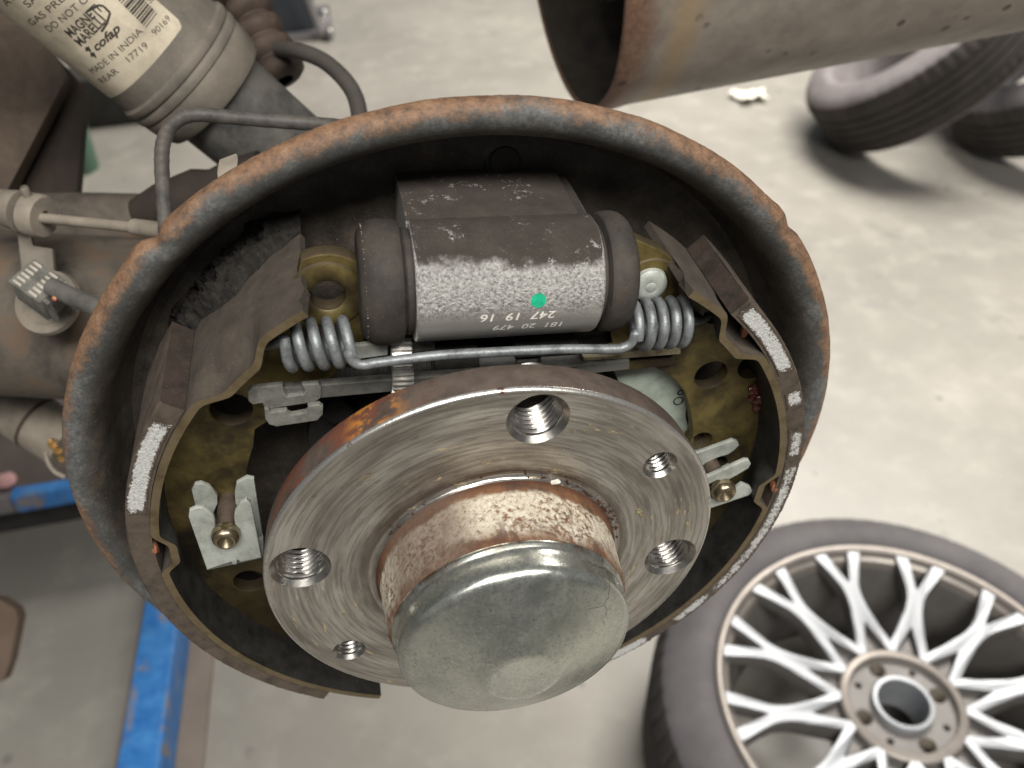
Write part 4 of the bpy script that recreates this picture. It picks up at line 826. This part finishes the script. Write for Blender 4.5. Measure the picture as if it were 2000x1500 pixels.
# ================================================================== wheel lying on the floor
def tyre_profile(R, w, rb):
    return [(rb, -4), (rb + 4, 1), (rb + 14, 5), (rb + 26, 4.5), (R - 36, 0), (R - 22, -7), (R - 12, -16), (R - 5, -27), (R - 1.5, -38), (R, -46)]
def tyre_mesh(R, w, rb, O, ax, seg=360, sipes=72, fr=None):
    top = tyre_profile(R, w, rb); hs = []
    z0, z1 = -46, -w + 46; g = [.12, .37, .63, .88]
    tr = []
    for k in g:
        c = z0 + (z1 - z0) * k; tr += [(R, c + 4.2), (R - 6, c + 3.2), (R - 6, c - 3.2), (R, c - 4.2)]
    bot = [(r, -w - z) for r, z in top[::-1]]
    prof = top + tr + bot + [(rb - 2, -w + 20), (rb - 4, -w / 2), (rb - 2, -20)]
    def rf(r, z, th, j):
        if r > R - 14 and (z > z0 - 6 or z < z1 + 6): 
            q = (th * sipes / (2 * math.pi)) % 1.0
            if q < .22: r -= 3.4 * sst(R - 16, R - 4, r)
        return r, z
    V, Fc = lathe(prof, O, ax, seg, rf, fr, closed=True); n = len(prof); nt = len(top)
    I = [(1 if (nt - 4) <= (f % n) < nt + len(tr) + 3 else 0) for f in range(len(Fc))]
    return V, Fc, I
def alloy_wheel():
    C = Vector((515, -742, -291)); t = thing("alloy_wheel", "tyred alloy wheel with white machined Y spokes lying flat on the floor", "car wheel", (515, FY, -291))
    up = (0, 1, 0); fr = (Vector((1, 0, 0)), Vector((0, 0, -1)), Vector((0, 1, 0))); w = 942 - 742 - 5
    def P(r, d, h): return C + Vector((r * math.cos(R_(d)), h, -r * math.sin(R_(d))))
    V, Fc, I = tyre_mesh(289, w, 216.5, C, up, 540, 70, fr); obj("tyre", V, Fc, [M['tyre'], M['tread']], t, I)
    V, Fc = lathe([(216.5, -8), (216.8, -2), (215.6, 1.2), (213, 2.2), (210, 1.8), (207.5, .2), (206, -4), (204.5, -9), (200, -12), (197, -22)], C, up, 240, fr=fr); obj("rim_lip", V, Fc, M['lip'], t)
    V, Fc = lathe([(197, -22), (193, -36), (188, -60), (184, -95), (184, -140), (195, -170), (212, -184)], C, up, 160, fr=fr); obj("rim_barrel", V, Fc, M['alloyg'], t)
    dish = lambda r: -1.5 - 17 * sst(215, 70, r)
    half = [(209, 14.0), (190, 7.2), (173, 1.2)]
    spk = [(211, 13.5), (190, 8.0), (168, 2.0), (163, 0), (168, -2.0), (190, -8.0), (211, -13.5), (212, -28), (195, -22.5), (176, -15.5), (160, -10.2), (150, -8.6), (140, -8.2), (130, -8.8), (120, -10.6), (100, -15.8), (82, -20.4), (70, -21), (66, -14), (72, -11.2), (90, -6.2), (104, -1.6), (108, 0), (104, 1.6), (90, 6.2), (72, 11.2), (66, 14), (70, 21), (82, 20.4), (100, 15.8), (120, 10.6), (130, 8.8), (140, 8.2), (150, 8.6), (160, 10.2), (176, 15.5), (195, 22.5), (212, 28)]
    for k in range(12):
        d0 = 175 - 30 * k; cs, sn = math.cos(R_(d0)), math.sin(R_(d0))
        def pl(u, v, wz): return C + Vector((u * cs - v * sn, dish(math.hypot(u, v)) + .3 * (k % 2) + wz * (1 + .6 * sst(190, 90, u)), -(u * sn + v * cs)))
        Vs, Fs = fill([[(x, y * (1.22 if x > 110 else 1.06)) for x, y in spk]], 20, 1.0, pl); I = []
        for f in Fs:
            a, b, c = Vector(Vs[f[0]]), Vector(Vs[f[1]]), Vector(Vs[f[2]]); nn = (b - a).cross(c - a); I.append(0 if len(f) and nn.length and abs(nn.normalized().y) > .5 and sum(Vs[i].y for i in f) / len(f) > C.y - 22 else 1)
        pk = fill([[(104, 0), (92, -5), (70, -13), (66, 0), (70, 13), (92, 5)]], 4, .3, lambda u, v, wz: pl(u, v, wz - 7))
        V, Fc, I2 = join((Vs, Fs, I), (pk[0], pk[1], 1)); obj("spoke", V, Fc, [M['alloy'], M['alloyg']], t, I2)
    V, Fc = lathe([(72, -22), (71, -19.5), (69, -18.2), (66, -17.8), (64, -17.2), (62.5, -16.8), (61, -17.6), (60.5, -20), (60, -30)], C, up, 160, fr=fr); obj("centre_ring", V, Fc, M['lip'], t)
    pc = lambda d, r: (r * math.cos(R_(d)), r * math.sin(R_(d)))
    loops = [circ(0, 0, 61, 120), circ(0, 0, 31, 80)] + [circ(*pc(94 + 90 * k, 49), 9.5) for k in range(4)] + [circ(*pc(46 + 90 * k, 50), 3.8) for k in range(4)]
    V, Fc = fill(loops, 14, .8, lambda u, v, wz: C + Vector((u, -26 + wz, -v))); obj("hub_face", V, Fc, M['alloyg'], t)
    for k in range(4):
        x, y = pc(94 + 90 * k, 49); V, Fc = lathe([(9.5, -26), (7.2, -33), (7.2, -60)], C + Vector((x, 0, -y)), up, 40, fr=fr); obj("bolt_hole", V, Fc, M['cable'], t)
    V, Fc = lathe([(35, -30), (34.6, -18), (33.6, -16.6), (29.6, -16.2), (28.6, -17), (28.2, -22), (27.5, -70)], C, up, 100, fr=fr); obj("centre_bore", V, Fc, [M['alloy']], t)
    V, Fc = lathe([(74, -34), (66, -60), (60, -120), (30, -120)], C, up, 80, fr=fr); obj("hub_back", V, Fc, M['alloyg'], t)
alloy_wheel()

# ================================================================== tyres by the wall side of the floor, small things
def underbody_shade():
    t = thing("underbody_blocker", "plain unseen underside of the raised car, added to shade the floor", "shading underbody", (-900, 240, -900))  # unseen box for the car underside, added to shade the floor beneath
    V, Fc = boxm((-2600, 236, -230), (3350, 0, 0), (0, 120, 0), (0, 0, -1400)); bevel(obj("pan_blocker", V, Fc, M['bracketd'], t), 10)
    V, Fc = boxm((-2600, 150, 40), (2250, 0, 0), (0, 160, 0), (0, 0, -268)); bevel(obj("sill_blocker", V, Fc, M['navy'], t), 10)
underbody_shade()
def loose_tyres():
    for (px, py, dep), n, lab, mats in (((1752, 78, 2360), (-.62, .75, -.25), "worn grey tyre leaning on the floor below the exhaust, left one", ('tyreb', 'tread')), ((2042, 84, 2330), (-.58, .78, -.2), "darker tyre behind the grey one at the right edge", ('tyre', 'tread'))):
        n = Vector(n).normalized(); c = atd(px, py, dep); w = 190
        V, Fc, I = tyre_mesh(300, w, 205, c, n, 300, 60)
        lo = min(v.y for v in V); sh = FY - lo; print('tyre shift', sh)
        V = [v + Vector((0, sh, 0)) for v in V]
        o = obj("loose_tyre", V, Fc, [M[mats[0]], M[mats[1]]], None, I); tag(o, lab, "tyre", "loose tyres standing on the floor")
loose_tyres()
def box_thing(name, o, ux, uy, uz, mat, label, cat, bev=3, parent=None):
    V, Fc = boxm(o, ux, uy, uz); b = bevel(obj(name, V, Fc, mat, parent), bev)
    if label: tag(b, label, cat)
    return b
def floor_things():
    # blue lift rail running away over the floor
    a, b = atY(218, 1540, FY + 70), atY(281, 1180, FY + 70); u = (b - a); u.y = 0; L = u.length; u.normalize(); s = Vector((u.z, 0, -u.x)); s = s if s.x > 0 else -s
    t = thing("lift_rail", "scuffed bright blue steel lift rail on the floor at lower left", "lift rail", Vector((a.x, FY, a.z)))
    wdt = (atY(330, 1480, FY + 70) - atY(228, 1480, FY + 70)).length * .80
    V, Fc = boxm(Vector((a.x, FY + 2, a.z)) - u * 250, u * (L + 700), s * wdt, (0, 68, 0)); bevel(obj("rail_body", V, Fc, M['blue'], t), 6, 3)
    V, Fc = boxm(Vector((a.x, FY + 1, a.z)) - u * 250 - s * 26, u * (L + 700), s * (wdt + 62), (0, 6, 0)); obj("reflection_strip", V, Fc, M['reflect'], t)  # brown strip standing in for the reflection on the floor beside the rail
    # lift deck on the left with its blue edge
    t = thing("lift_deck", "low dark lift platform with a blue edge at the left, behind the round tube", "lift platform", atY(60, 950, FY + 130))
    y = FY + 130; p0, p1 = atY(-260, 1022, y), atY(330, 922, y); d = (p1 - p0).normalized(); back = Vector((d.z, 0, -d.x)); back = back if back.z < 0 else -back
    V, Fc = boxm(p0 + back * 3, d * 700, back * 260, (0, -26, 0)); bevel(obj("deck_plate", V, Fc, M['plat'], t), 3)
    q = atY(22, 968, y); k = (q - p0).dot(d)
    V, Fc = boxm(p0 + d * k + Vector((0, 2, 0)), d * 600, back * 22, (0, -34, 0)); bevel(obj("blue_edge", V, Fc, M['blue'], t), 2)
    V, Fc = boxm(p0 + Vector((0, 1, 0)), d * (k - 2), back * 22, (0, -32, 0)); bevel(obj("grey_edge", V, Fc, M['steel'], t), 2)
    V, Fc = boxm(p0 + back * 60 + Vector((0, -26, 0)), d * 640, back * 160, (0, FY - y + 27, 0)); obj("deck_base", V, Fc, M['rubbermat'], t)
    V, Fc = lump(atY(8, 938, y + 8), 16, 2, .3, (1.4, .5, 1)); o = obj("pink_rag", V, Fc, m_plain("pink_cloth", srgb(206, 160, 160), .9, 0, 30, .1)); tag(o, "small pink rag lying on the lift platform at the left edge", "rag")
    # brown pad at the left edge
    o = poly_slab("lift_pad", [(-60, 1160), (2, 1172), (30, 1190), (36, 1208), (30, 1240), (20, 1290), (6, 1330), (-60, 1350)], 760, 12, M['wood'], "brown worn lift pad at the left edge near the blue rail", "lift pad")
    # white plastic scrap
    c = atY(1465, 192, FY + 6); V = []; Fc = []
    for i in range(7):
        for j in range(5):
            x, z = (i - 3) * 17, (j - 2) * 18; V.append(c + Vector((x * (1 + .2 * math.cos(j)), 4 + 14 * abs(math.sin(i * 1.1 + .4)) + 5 * math.sin(j * 2.1), z * (1 + .25 * math.sin(i * 1.3)))))
    for i in range(6):
        for j in range(4): b = i * 5 + j; Fc.append((b, b + 5, b + 6, b + 1))
    n0 = len(V); V += [v + Vector((0, -3, 0)) for v in V]; Fc += [tuple(q + n0 for q in f[::-1]) for f in Fc]
    o = obj("plastic_scrap", V, Fc, M['white']); tag(o, "small crumpled white plastic scrap on the open floor", "scrap")
    # tool trolley corner, far behind
    t = thing("tool_trolley", "dark tool trolley with grey metal corner standing far back at the top", "trolley", atY(600, 84, FY))
    q = atY(632, 84, FY); V, Fc = boxm(q + Vector((-520, 20, -30)), (500, 0, -40), (0, 300, 0), (0, 0, -300)); bevel(obj("trolley_body", V, Fc, M['navy'], t), 8)
    V, Fc = boxm(q + Vector((-520, 0, 0)), (560, 0, -44), (0, 26, 0), (0, 0, -330)); bevel(obj("trolley_base", V, Fc, M['steel'], t), 6)
    V, Fc = boxm(q + Vector((-16, 26, -20)), (16, 0, 0), (-60, 290, 0), (0, 0, -24)); bevel(obj("trolley_corner", V, Fc, M['steel'], t), 4)
    for dx, dz in ((46, -20), (34, -250)):
        V, Fc = lathe([(.01, 22), (12, 20), (20, 10), (22, 0)], q + Vector((dx - 20, 26, dz)), (0, 1, 0), 24); obj("cap_screw", V, Fc, M['bright'], t)
    # dark box and green pot glimpsed below the shock absorber
    a = atY(150, 256, FY); V, Fc = boxm(a, (330, 0, -20), (0, 150, 0), (0, 0, -220)); o = bevel(obj("tool_case", V, Fc, M['rubbermat']), 10); tag(o, "dark tool case on the far floor, seen through the gap under the shock absorber", "case")
    c = atY(158, 330, FY); V, Fc = lathe([(.01, 0), (50, 0), (58, 230), (54, 230), (46, 6), (.01, 6)], c, (0, 1, 0), 40); o = obj("green_bucket", V, Fc, M['greenp']); tag(o, "dull green bucket on the far floor beside the dark bracket", "bucket")
floor_things()
